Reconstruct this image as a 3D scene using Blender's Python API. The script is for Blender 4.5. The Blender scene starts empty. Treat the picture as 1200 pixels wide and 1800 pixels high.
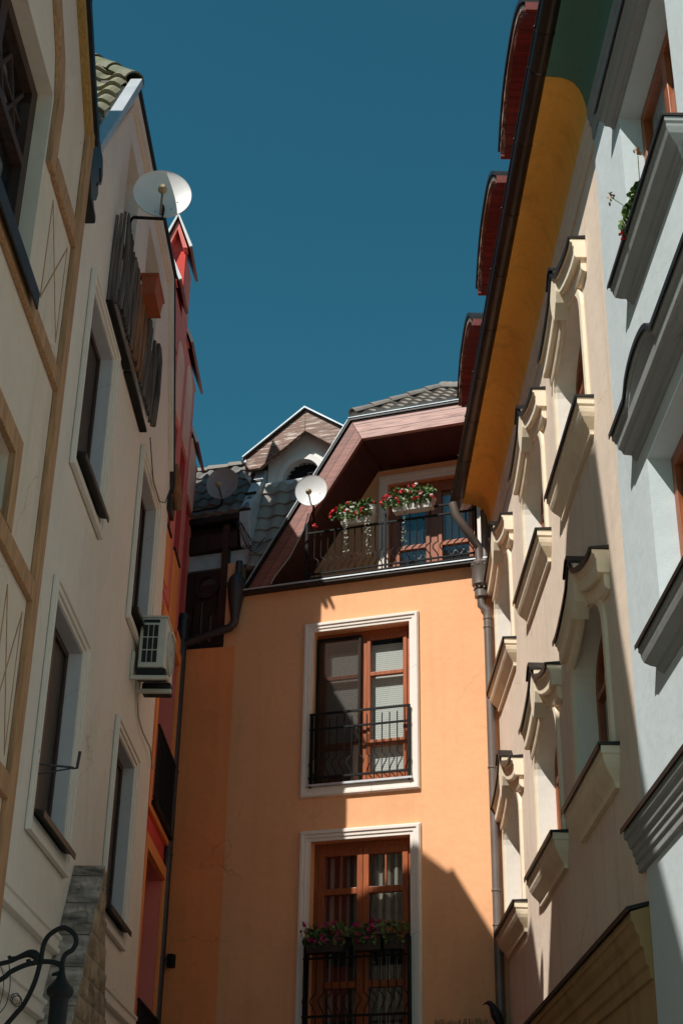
import bpy, bmesh, math, random
from mathutils import Vector, Matrix
from mathutils.geometry import tessellate_polygon
random.seed(7)
SC = bpy.context.scene
COL = SC.collection
pi = math.pi

# ------------------------------------------------------------------ materials
def new_mat(name):
    m = bpy.data.materials.new(name); m.use_nodes = True
    nt = m.node_tree
    b = nt.nodes['Principled BSDF']
    return m, nt, b

def N(nt, typ, **kw):
    n = nt.nodes.new(typ)
    for k, v in kw.items():
        if hasattr(n, k): setattr(n, k, v)
        else: n.inputs[k].default_value = v
    return n

def plain(name, col, rough=.6, metal=0., var=.12, vscale=9., bump=.1, bscale=60., spec=.5, stretch=(1, 1, 1), bdist=.01):
    m, nt, b = new_mat(name)
    tc = N(nt, 'ShaderNodeTexCoord')
    mp = N(nt, 'ShaderNodeMapping'); mp.inputs['Scale'].default_value = stretch
    nt.links.new(tc.outputs['Object'], mp.inputs['Vector'])
    n1 = N(nt, 'ShaderNodeTexNoise'); n1.inputs['Scale'].default_value = vscale; n1.inputs['Detail'].default_value = 6
    nt.links.new(mp.outputs[0], n1.inputs['Vector'])
    mr = N(nt, 'ShaderNodeMapRange'); mr.inputs[1].default_value = .3; mr.inputs[2].default_value = .7
    mr.inputs[3].default_value = 1 - var; mr.inputs[4].default_value = 1 + var
    nt.links.new(n1.outputs[0], mr.inputs[0])
    mx = N(nt, 'ShaderNodeVectorMath', operation='SCALE'); mx.inputs[0].default_value = col
    nt.links.new(mr.outputs[0], mx.inputs['Scale'])
    nt.links.new(mx.outputs[0], b.inputs['Base Color'])
    b.inputs['Roughness'].default_value = rough; b.inputs['Metallic'].default_value = metal
    b.inputs['Specular IOR Level'].default_value = spec
    if bump:
        n2 = N(nt, 'ShaderNodeTexNoise'); n2.inputs['Scale'].default_value = bscale; n2.inputs['Detail'].default_value = 4
        nt.links.new(mp.outputs[0], n2.inputs['Vector'])
        bp = N(nt, 'ShaderNodeBump'); bp.inputs['Strength'].default_value = bump; bp.inputs['Distance'].default_value = bdist
        nt.links.new(n2.outputs[0], bp.inputs['Height']); nt.links.new(bp.outputs[0], b.inputs['Normal'])
    return m

def plaster(name, col, var=.05, stain=.12, bump=.25, stain_col=(.10, .085, .065), bscale=90.):
    """painted render: slow blotches, vertical rain streaks, fine grain bump, scattered nicks"""
    m, nt, b = new_mat(name)
    L = nt.links
    tc = N(nt, 'ShaderNodeTexCoord')
    n1 = N(nt, 'ShaderNodeTexNoise'); n1.inputs['Scale'].default_value = .9; n1.inputs['Detail'].default_value = 5
    L.new(tc.outputs['Object'], n1.inputs['Vector'])
    mr = N(nt, 'ShaderNodeMapRange'); mr.inputs[1].default_value = .3; mr.inputs[2].default_value = .7
    mr.inputs[3].default_value = 1 - var; mr.inputs[4].default_value = 1 + var
    L.new(n1.outputs[0], mr.inputs[0])
    n3 = N(nt, 'ShaderNodeTexNoise'); n3.inputs['Scale'].default_value = 14; n3.inputs['Detail'].default_value = 5
    L.new(tc.outputs['Object'], n3.inputs['Vector'])
    mr3 = N(nt, 'ShaderNodeMapRange'); mr3.inputs[1].default_value = .3; mr3.inputs[2].default_value = .7
    mr3.inputs[3].default_value = 1 - var * .5; mr3.inputs[4].default_value = 1 + var * .5
    L.new(n3.outputs[0], mr3.inputs[0])
    mu = N(nt, 'ShaderNodeMath', operation='MULTIPLY'); L.new(mr.outputs[0], mu.inputs[0]); L.new(mr3.outputs[0], mu.inputs[1])
    sc = N(nt, 'ShaderNodeVectorMath', operation='SCALE'); sc.inputs[0].default_value = col
    L.new(mu.outputs[0], sc.inputs['Scale'])
    mp = N(nt, 'ShaderNodeMapping'); mp.inputs['Scale'].default_value = (5, 5, .35)
    L.new(tc.outputs['Object'], mp.inputs['Vector'])
    n4 = N(nt, 'ShaderNodeTexNoise'); n4.inputs['Scale'].default_value = 1.2; n4.inputs['Detail'].default_value = 7
    L.new(mp.outputs[0], n4.inputs['Vector'])
    mr4 = N(nt, 'ShaderNodeMapRange'); mr4.inputs[1].default_value = .52; mr4.inputs[2].default_value = .8
    mr4.inputs[3].default_value = 0; mr4.inputs[4].default_value = stain
    L.new(n4.outputs[0], mr4.inputs[0])
    mix = N(nt, 'ShaderNodeMix', data_type='RGBA'); mix.inputs[7].default_value = (*stain_col, 1)
    L.new(mr4.outputs[0], mix.inputs[0]); L.new(sc.outputs[0], mix.inputs[6])
    # small nicks
    vo = N(nt, 'ShaderNodeTexVoronoi'); vo.inputs['Scale'].default_value = 2.2
    L.new(tc.outputs['Object'], vo.inputs['Vector'])
    lt = N(nt, 'ShaderNodeMath', operation='LESS_THAN'); lt.inputs[1].default_value = .03
    L.new(vo.outputs['Distance'], lt.inputs[0])
    ml = N(nt, 'ShaderNodeMath', operation='MULTIPLY'); ml.inputs[1].default_value = .35; L.new(lt.outputs[0], ml.inputs[0])
    mix2 = N(nt, 'ShaderNodeMix', data_type='RGBA'); mix2.inputs[7].default_value = (.12, .09, .07, 1)
    L.new(ml.outputs[0], mix2.inputs[0]); L.new(mix.outputs[2], mix2.inputs[6])
    # hairline cracks, only in a few places
    nw = N(nt, 'ShaderNodeTexNoise'); nw.inputs['Scale'].default_value = 3.5; nw.inputs['Detail'].default_value = 6; L.new(tc.outputs['Object'], nw.inputs['Vector'])
    vm = N(nt, 'ShaderNodeVectorMath', operation='MULTIPLY_ADD'); vm.inputs[1].default_value = (.28, .28, .28); L.new(nw.outputs['Color'], vm.inputs[0]); L.new(tc.outputs['Object'], vm.inputs[2])
    ve = N(nt, 'ShaderNodeTexVoronoi', feature='DISTANCE_TO_EDGE'); ve.inputs['Scale'].default_value = .75; L.new(vm.outputs[0], ve.inputs['Vector'])
    cl = N(nt, 'ShaderNodeMath', operation='LESS_THAN'); cl.inputs[1].default_value = .0028; L.new(ve.outputs['Distance'], cl.inputs[0])
    nk = N(nt, 'ShaderNodeTexNoise'); nk.inputs['Scale'].default_value = .7; L.new(tc.outputs['Object'], nk.inputs['Vector'])
    mk = N(nt, 'ShaderNodeMapRange'); mk.inputs[1].default_value = .52; mk.inputs[2].default_value = .62; mk.inputs[4].default_value = .4; L.new(nk.outputs[0], mk.inputs[0])
    mc = N(nt, 'ShaderNodeMath', operation='MULTIPLY'); L.new(cl.outputs[0], mc.inputs[0]); L.new(mk.outputs[0], mc.inputs[1])
    mix3 = N(nt, 'ShaderNodeMix', data_type='RGBA'); mix3.inputs[7].default_value = (*stain_col, 1); L.new(mc.outputs[0], mix3.inputs[0]); L.new(mix2.outputs[2], mix3.inputs[6])
    # repaired patches, a shade off
    np_ = N(nt, 'ShaderNodeTexNoise'); np_.inputs['Scale'].default_value = .55; np_.inputs['Detail'].default_value = 2; np_.inputs['Distortion'].default_value = .6; L.new(tc.outputs['Object'], np_.inputs['Vector'])
    mpch = N(nt, 'ShaderNodeMapRange'); mpch.inputs[1].default_value = .60; mpch.inputs[2].default_value = .615; mpch.inputs[3].default_value = 1.; mpch.inputs[4].default_value = .955; L.new(np_.outputs[0], mpch.inputs[0])
    fin = N(nt, 'ShaderNodeVectorMath', operation='SCALE'); L.new(mix3.outputs[2], fin.inputs[0]); L.new(mpch.outputs[0], fin.inputs['Scale'])
    L.new(fin.outputs[0], b.inputs['Base Color'])
    b.inputs['Roughness'].default_value = .88; b.inputs['Specular IOR Level'].default_value = .25
    n2 = N(nt, 'ShaderNodeTexNoise'); n2.inputs['Scale'].default_value = bscale; n2.inputs['Detail'].default_value = 5
    L.new(tc.outputs['Object'], n2.inputs['Vector'])
    n5 = N(nt, 'ShaderNodeTexNoise'); n5.inputs['Scale'].default_value = 5; n5.inputs['Detail'].default_value = 3
    L.new(tc.outputs['Object'], n5.inputs['Vector'])
    b1 = N(nt, 'ShaderNodeBump'); b1.inputs['Strength'].default_value = .25; b1.inputs['Distance'].default_value = .03
    L.new(n5.outputs[0], b1.inputs['Height'])
    bp = N(nt, 'ShaderNodeBump'); bp.inputs['Strength'].default_value = bump; bp.inputs['Distance'].default_value = .006
    L.new(n2.outputs[0], bp.inputs['Height']); L.new(b1.outputs[0], bp.inputs['Normal']); L.new(bp.outputs[0], b.inputs['Normal'])
    return m

def boards(name, col, axis, pitch, dark=.35, peel=None, rough=.55, along=0, peel_amt=.52):
    """planks: dark joints every `pitch` along local axis, grain along another, optional peeling paint"""
    m, nt, b = new_mat(name); L = nt.links
    tc = N(nt, 'ShaderNodeTexCoord')
    sp = N(nt, 'ShaderNodeSeparateXYZ'); L.new(tc.outputs['Object'], sp.inputs[0])
    src = None
    if isinstance(axis, tuple):
        dp = N(nt, 'ShaderNodeVectorMath', operation='DOT_PRODUCT'); dp.inputs[1].default_value = axis
        L.new(tc.outputs['Object'], dp.inputs[0]); src = dp.outputs['Value']
    else:
        src = sp.outputs[axis]
    dv = N(nt, 'ShaderNodeMath', operation='DIVIDE'); dv.inputs[1].default_value = pitch; L.new(src, dv.inputs[0])
    fr = N(nt, 'ShaderNodeMath', operation='FRACT'); L.new(dv.outputs[0], fr.inputs[0])
    fl = N(nt, 'ShaderNodeMath', operation='FLOOR'); L.new(dv.outputs[0], fl.inputs[0])
    wn = N(nt, 'ShaderNodeTexWhiteNoise', noise_dimensions='1D'); L.new(fl.outputs[0], wn.inputs['W'])
    mr = N(nt, 'ShaderNodeMapRange'); mr.inputs[3].default_value = .8; mr.inputs[4].default_value = 1.15; L.new(wn.outputs[0], mr.inputs[0])
    st = [14, 14, 14]; st[along] = 1.2
    mp = N(nt, 'ShaderNodeMapping'); mp.inputs['Scale'].default_value = st; L.new(tc.outputs['Object'], mp.inputs['Vector'])
    n1 = N(nt, 'ShaderNodeTexNoise'); n1.inputs['Scale'].default_value = 3; n1.inputs['Detail'].default_value = 6; L.new(mp.outputs[0], n1.inputs['Vector'])
    mr1 = N(nt, 'ShaderNodeMapRange'); mr1.inputs[1].default_value = .3; mr1.inputs[2].default_value = .7; mr1.inputs[3].default_value = .7; mr1.inputs[4].default_value = 1.25
    L.new(n1.outputs[0], mr1.inputs[0])
    mu = N(nt, 'ShaderNodeMath', operation='MULTIPLY'); L.new(mr.outputs[0], mu.inputs[0]); L.new(mr1.outputs[0], mu.inputs[1])
    lt = N(nt, 'ShaderNodeMath', operation='LESS_THAN'); lt.inputs[1].default_value = .07; L.new(fr.outputs[0], lt.inputs[0])
    mm = N(nt, 'ShaderNodeMapRange'); mm.inputs[3].default_value = 1; mm.inputs[4].default_value = 1 - dark; L.new(lt.outputs[0], mm.inputs[0])
    sc = N(nt, 'ShaderNodeVectorMath', operation='SCALE'); sc.inputs[0].default_value = col; L.new(mu.outputs[0], sc.inputs['Scale'])
    out = sc.outputs[0]
    if peel:
        n2 = N(nt, 'ShaderNodeTexNoise'); n2.inputs['Scale'].default_value = 2.2; n2.inputs['Detail'].default_value = 8; n2.inputs['Roughness'].default_value = .7
        L.new(mp.outputs[0], n2.inputs['Vector'])
        cr = N(nt, 'ShaderNodeMapRange'); cr.inputs[1].default_value = peel_amt; cr.inputs[2].default_value = peel_amt + .05; L.new(n2.outputs[0], cr.inputs[0])
        mx = N(nt, 'ShaderNodeMix', data_type='RGBA'); mx.inputs[7].default_value = (*peel, 1)
        L.new(cr.outputs[0], mx.inputs[0]); L.new(out, mx.inputs[6]); out = mx.outputs[2]
    sc2 = N(nt, 'ShaderNodeVectorMath', operation='SCALE'); L.new(out, sc2.inputs[0]); L.new(mm.outputs[0], sc2.inputs['Scale'])
    L.new(sc2.outputs[0], b.inputs['Base Color'])
    b.inputs['Roughness'].default_value = rough
    bp = N(nt, 'ShaderNodeBump'); bp.inputs['Strength'].default_value = .3; bp.inputs['Distance'].default_value = .006
    ad = N(nt, 'ShaderNodeMath', operation='SUBTRACT'); L.new(n1.outputs[0], ad.inputs[0]); L.new(lt.outputs[0], ad.inputs[1])
    L.new(ad.outputs[0], bp.inputs['Height']); L.new(bp.outputs[0], b.inputs['Normal'])
    return m

def glass(name, tint=(.90, .93, .94), refl=.05):
    m = bpy.data.materials.new(name); m.use_nodes = True
    nt = m.node_tree; nt.nodes.clear(); L = nt.links
    o = N(nt, 'ShaderNodeOutputMaterial'); mx = N(nt, 'ShaderNodeMixShader')
    t = N(nt, 'ShaderNodeBsdfTransparent'); t.inputs[0].default_value = (*tint, 1)
    g = N(nt, 'ShaderNodeBsdfGlossy'); g.inputs['Roughness'].default_value = .02; g.inputs[0].default_value = (.9, .95, 1, 1)
    lw = N(nt, 'ShaderNodeLayerWeight'); lw.inputs['Blend'].default_value = .5
    pw = N(nt, 'ShaderNodeMath', operation='POWER'); pw.inputs[1].default_value = 4.; L.new(lw.outputs['Facing'], pw.inputs[0])
    ad = N(nt, 'ShaderNodeMath', operation='MULTIPLY_ADD'); ad.inputs[1].default_value = .7; ad.inputs[2].default_value = refl; L.new(pw.outputs[0], ad.inputs[0])
    n = N(nt, 'ShaderNodeTexNoise'); n.inputs['Scale'].default_value = 1.3
    tc = N(nt, 'ShaderNodeTexCoord'); L.new(tc.outputs['Object'], n.inputs['Vector'])
    bp = N(nt, 'ShaderNodeBump'); bp.inputs['Strength'].default_value = .04; bp.inputs['Distance'].default_value = .05
    L.new(n.outputs[0], bp.inputs['Height']); L.new(bp.outputs[0], g.inputs['Normal'])
    L.new(ad.outputs[0], mx.inputs[0]); L.new(t.outputs[0], mx.inputs[1]); L.new(g.outputs[0], mx.inputs[2]); L.new(mx.outputs[0], o.inputs[0])
    return m

def tile_mat(name, c1, c2, moss=None, rough=.75):
    m, nt, b = new_mat(name); L = nt.links
    tc = N(nt, 'ShaderNodeTexCoord')
    vo = N(nt, 'ShaderNodeTexVoronoi'); vo.inputs['Scale'].default_value = 3.6; L.new(tc.outputs['Object'], vo.inputs['Vector'])
    n = N(nt, 'ShaderNodeTexNoise'); n.inputs['Scale'].default_value = 22; n.inputs['Detail'].default_value = 7; L.new(tc.outputs['Object'], n.inputs['Vector'])
    sp = N(nt, 'ShaderNodeSeparateColor'); L.new(vo.outputs['Color'], sp.inputs[0])
    av = N(nt, 'ShaderNodeMath', operation='MULTIPLY_ADD'); av.inputs[1].default_value = .6; L.new(sp.outputs[0], av.inputs[0])
    ms = N(nt, 'ShaderNodeMath', operation='MULTIPLY'); ms.inputs[1].default_value = .4; L.new(n.outputs[0], ms.inputs[0]); L.new(ms.outputs[0], av.inputs[2])
    mx = N(nt, 'ShaderNodeMix', data_type='RGBA'); mx.inputs[6].default_value = (*c1, 1); mx.inputs[7].default_value = (*c2, 1)
    L.new(av.outputs[0], mx.inputs[0]); out = mx.outputs[2]
    if moss:
        n2 = N(nt, 'ShaderNodeTexNoise'); n2.inputs['Scale'].default_value = 5; n2.inputs['Detail'].default_value = 8; L.new(tc.outputs['Object'], n2.inputs['Vector'])
        r = N(nt, 'ShaderNodeMapRange'); r.inputs[1].default_value = .45; r.inputs[2].default_value = .65; L.new(n2.outputs[0], r.inputs[0])
        m2 = N(nt, 'ShaderNodeMix', data_type='RGBA'); m2.inputs[7].default_value = (*moss, 1); L.new(r.outputs[0], m2.inputs[0]); L.new(out, m2.inputs[6]); out = m2.outputs[2]
    L.new(out, b.inputs['Base Color']); b.inputs['Roughness'].default_value = rough
    bp = N(nt, 'ShaderNodeBump'); bp.inputs['Strength'].default_value = .3; bp.inputs['Distance'].default_value = .01
    L.new(n.outputs[0], bp.inputs['Height']); L.new(bp.outputs[0], b.inputs['Normal'])
    return m

def leaf_mat(name, cols, rough=.55, transl=.25):
    m, nt, b = new_mat(name); L = nt.links
    g = N(nt, 'ShaderNodeNewGeometry')
    cr = N(nt, 'ShaderNodeValToRGB')
    e = cr.color_ramp.elements
    while len(e) < len(cols): e.new(.5)
    for i, c in enumerate(cols):
        e[i].position = i / max(1, len(cols) - 1); e[i].color = (*c, 1)
    L.new(g.outputs['Random Per Island'], cr.inputs[0]); L.new(cr.outputs[0], b.inputs['Base Color'])
    b.inputs['Roughness'].default_value = rough
    return m

def stripes(name, c1, c2, pitch, axis=0, duty=.5):
    m, nt, b = new_mat(name); L = nt.links
    tc = N(nt, 'ShaderNodeTexCoord'); sp = N(nt, 'ShaderNodeSeparateXYZ'); L.new(tc.outputs['Object'], sp.inputs[0])
    dv = N(nt, 'ShaderNodeMath', operation='DIVIDE'); dv.inputs[1].default_value = pitch; L.new(sp.outputs[axis], dv.inputs[0])
    fr = N(nt, 'ShaderNodeMath', operation='FRACT'); L.new(dv.outputs[0], fr.inputs[0])
    lt = N(nt, 'ShaderNodeMath', operation='LESS_THAN'); lt.inputs[1].default_value = duty; L.new(fr.outputs[0], lt.inputs[0])
    mx = N(nt, 'ShaderNodeMix', data_type='RGBA'); mx.inputs[6].default_value = (*c1, 1); mx.inputs[7].default_value = (*c2, 1)
    L.new(lt.outputs[0], mx.inputs[0]); L.new(mx.outputs[2], b.inputs['Base Color']); b.inputs['Roughness'].default_value = .8
    return m

M = dict(
 orange=plaster('orange_render', (.89, .455, .232), var=.055, stain=.16, stain_col=(.42, .19, .08)),
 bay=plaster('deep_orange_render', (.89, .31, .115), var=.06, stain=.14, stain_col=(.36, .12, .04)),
 cream=plaster('cream_render', (.77, .70, .62), var=.05, stain=.08, stain_col=(.30, .25, .19)),
 tan=plaster('pale_tan_render', (.78, .64, .51), var=.055, stain=.3, stain_col=(.40, .24, .11)),
 tan_trim=plaster('ivory_render', (.86, .74, .56), var=.055, stain=.18, stain_col=(.42, .28, .14)),
 mint=plaster('pale_mint_render', (.57, .635, .645), var=.04, stain=.2, stain_col=(.42, .47, .45)),
 mint_trim=plaster('shaded_mint_trim', (.29, .30, .295), var=.05, stain=.15),  # whitish trim; its deep shade is put into this darker colour
 cove=plaster('ochre_orange_cove', (.97, .485, .095), var=.07, stain=.35, stain_col=(.35, .14, .03)),
 green=plaster('dark_green_cove', (.10, .21, .16), var=.06, stain=.2),
 timberwall=plaster('beige_render', (.70, .585, .475), var=.05, stain=.22, stain_col=(.30, .24, .18)),
 red=plaster('red_render', (.70, .085, .07), var=.05, stain=.12, stain_col=(.2, .03, .03)),
 pinkred=plaster('faded_red_render', (.78, .215, .18), var=.05, stain=.1),
 salmon=plaster('salmon_render', (.90, .50, .38), var=.05, stain=.1),
 orange2=plaster('bright_orange_render', (.88, .32, .10), var=.05, stain=.1),
 white=plaster('white_render', (.78, .77, .74), var=.03, stain=.12),
 surround=plaster('ivory_moulding', (.84, .76, .68), var=.03, stain=.08),
 reveal_ivory=plaster('ivory_reveal', (.86, .80, .70), var=.04, stain=.1),
 ochre=plaster('ochre_base', (.40, .26, .12), var=.1, stain=.5, stain_col=(.16, .10, .05)),
 reveal=plaster('grey_reveal', (.60, .57, .58), var=.04, stain=.1),
 wood=boards('chestnut_wood', (.33, .085, .022), 0, 5., dark=0, rough=.4, along=2),
 woodh=boards('chestnut_wood_rail', (.33, .085, .022), 2, 5., dark=0, rough=.4, along=0),
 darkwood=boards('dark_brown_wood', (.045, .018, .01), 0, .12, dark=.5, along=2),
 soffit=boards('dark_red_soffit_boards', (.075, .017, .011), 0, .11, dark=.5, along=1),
 dormerboards=boards('brick_red_boards', (.20, .03, .018), 0, .085, dark=.75, along=1),
 barge_l=boards('red_stained_boards', (.27, .10, .07), (-.855, 0, .518), .125, dark=.75, along=0),
 barge_t=boards('weathered_red_boards', (.50, .29, .24), 2, .13, dark=.75, along=0, peel=(.30, .13, .10), peel_amt=.56),
 barge_w=boards('peeling_brown_boards', (.17, .075, .04), 2, .12, dark=.6, along=0, peel=(.55, .46, .38), peel_amt=.53),
 timber=boards('tan_painted_timber', (.50, .27, .13), 0, 9., dark=0, along=2, rough=.7, peel=(.40, .36, .30), peel_amt=.66),
 timber_edge=boards('yellow_painted_timber', (.48, .25, .06), 0, 9., dark=0, along=2, rough=.7),
 log=plain('grey_weathered_log', (.105, .082, .07), .85, var=.85, vscale=2.5, bump=.5, bscale=6, stretch=(9, 9, .8)),
 logbrown=plain('brown_log', (.27, .11, .045), .8, var=.35, vscale=4, bump=.3, bscale=8, stretch=(9, 9, 1)),
 iron=plain('black_iron', (.010, .0095, .009), .65, .0, var=.2, bump=.08, spec=.2),
 sheet=plain('dark_sheet_metal', (.03, .027, .025), .45, .5, var=.3, vscale=4, bump=.1, bscale=20),
 gutter=plain('brown_gutter_metal', (.045, .030, .022), .38, .6, var=.3, vscale=3, bump=.05, bscale=12),
 pipe=plain('grey_brown_pipe', (.20, .165, .145), .45, .4, var=.15, vscale=3, bump=.03),
 pipe_dark=plain('dark_grey_pipe', (.055, .052, .055), .45, .4, var=.15, vscale=3, bump=.03),
 zinc=plain('pale_zinc', (.55, .58, .60), .45, .4, var=.12, vscale=6, bump=.06),
 lead=plain('blue_grey_flashing', (.46, .53, .56), .5, .2, var=.18, vscale=5, bump=.08),
 whitemetal=plain('white_metal', (.80, .80, .78), .4, 0, var=.04, bump=.02),
 dish=plain('dish_paint', (.72, .72, .70), .4, 0, var=.03, bump=0),
 dish_shaded=plain('shaded_grey_dish', (.30, .275, .28), .5, 0, var=.05, bump=0),  # this grey holds the shade the dish stands in
 ac=plain('beige_casing', (.56, .55, .49), .5, 0, var=.05, bump=.02),
 black=plain('black_void', (.008, .008, .009), .7, 0, var=.1, bump=0),
 curtain=plain('white_curtain', (.62, .60, .56), .9, 0, var=.12, vscale=3, bump=0, stretch=(12, 12, .3)),
 blind_or_backing=stripes('white_blind_slats', (.74, .71, .62), (.36, .33, .27), .028, axis=2, duty=.2),
 drape=stripes('striped_curtain', (.30, .26, .19), (.03, .022, .016), .105, axis=0, duty=.55),
 room=plain('dark_interior', (.03, .026, .024), .9, 0, var=.3, bump=0),
 glass=glass('window_glass'),
 glass_sky=glass('sky_reflecting_glass', tint=(.8, .84, .88), refl=.05),
 mesh=plain('insect_screen', (.05, .036, .03), .7, 0, var=.3, vscale=4, bump=0),
 tile_grey=tile_mat('grey_tile', (.20, .175, .15), (.37, .325, .28)),  # lit tone of the tile, sun on the lower slope put into colour
 tile_shaded=tile_mat('shaded_grey_tile', (.11, .10, .09), (.20, .18, .165)),  # darker copy of the grey tile, for the slope without sun
 tile_moss=tile_mat('mossy_tile', (.16, .15, .10), (.27, .25, .17), moss=(.19, .19, .10)),
 ridge=tile_mat('ridge_tile', (.16, .14, .12), (.26, .23, .20)),
 ridge_moss=tile_mat('mossy_ridge_tile', (.12, .13, .08), (.20, .19, .13), moss=(.10, .115, .05)),
 redroof=plain('red_metal_roof', (.22, .035, .03), .5, .1, var=.2, vscale=5),
 terracotta=plain('terracotta', (.36, .085, .03), .65, 0, var=.15, vscale=10),
 trough=plain('ivory_plastic_trough', (.62, .58, .50), .5, 0, var=.08, bump=.03),
 darktrough=plain('dark_trough', (.03, .022, .016), .6, 0, var=.2),
 leaf=leaf_mat('geranium_leaf', [(.025, .06, .012), (.06, .13, .025), (.11, .19, .04), (.17, .22, .06)]),
 trail=leaf_mat('silver_trailing_leaf', [(.12, .15, .09), (.35, .37, .29), (.6, .6, .52)]),
 redflower=leaf_mat('red_petal', [(.55, .008, .012), (.75, .02, .02), (.62, .02, .05)]),
 pinkflower=leaf_mat('pink_petal', [(.70, .18, .25), (.75, .30, .36)]),
 magenta=leaf_mat('magenta_petal', [(.42, .01, .12), (.55, .03, .2)]),
 whiteflower=leaf_mat('white_petal', [(.8, .8, .76), (.9, .88, .85)]),
 yellowflower=leaf_mat('dry_flower', [(.35, .16, .03), (.25, .09, .03)]),
 stone1=plain('grey_slab_stone', (.30, .25, .215), .85, 0, var=.7, vscale=3.2, bump=1., bscale=7, stretch=(1, 1, 4), bdist=.04),
 stone2=plain('rough_brown_stone', (.33, .24, .15), .85, 0, var=.55, vscale=5, bump=1., bscale=9, bdist=.04),
 mortar=plain('mortar', (.33, .30, .26), .9, 0, var=.1),
 feather=plain('black_feather', (.009, .009, .011), .5, 0, var=.2, vscale=12, bump=.2, bscale=40),
 cobble=plain('grey_paving', (.24, .185, .14), .85, 0, var=.25, vscale=8, bump=.5, bscale=14),
 cable=plain('pale_cable', (.32, .31, .29), .6, 0, var=.05, bump=0),
 darkcable=plain('dark_cable', (.03, .03, .03), .6, 0, var=.05, bump=0),
 amber=plain('amber_wood', (.30, .12, .03), .5, 0, var=.2),
 brass=plain('tan_feed_horn', (.42, .34, .20), .5, .2, var=.1, bump=0),
)

# ------------------------------------------------------------------ frames: (u along the facade, z up, o out of it)
class Frame:
    def __init__(s, x, y, deg):
        s.p = Vector((x, y, 0)); s.a = math.radians(deg)
        s.u = Vector((math.cos(s.a), math.sin(s.a), 0)); s.n = Vector((math.sin(s.a), -math.cos(s.a), 0))
    def at(s, u, z, o=0): return s.p + s.u * u + s.n * o + Vector((0, 0, z))
FR = Frame(.3036, 18.0, -20.0)                      # orange end house
RT = Frame(2.0138, 17.3775, -89.6)                  # tan house, u towards the viewer
_m = RT.at(7.8, 0); MT = Frame(_m.x, _m.y, -89.2)   # mint house
LF = Frame(-2.196, 18.9098, 88.7)                   # houses on the left, u away from the viewer
ORG = {}

def thing(name, label, cat, fr, u=0., z=0., o=0., group=None, rot=0.):
    e = bpy.data.objects.new(name, None); COL.objects.link(e)
    e.empty_display_size = .2
    e.location = fr.at(u, z, o); e.rotation_euler = (0, 0, fr.a + rot)
    e['label'] = label; e['category'] = cat
    if group: e['group'] = group
    ORG[e.name] = (0., 0., 0.)
    return e
def tag(o, label, cat, group=None):
    o['label'] = label; o['category'] = cat
    if group: o['group'] = group
    return o

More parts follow.
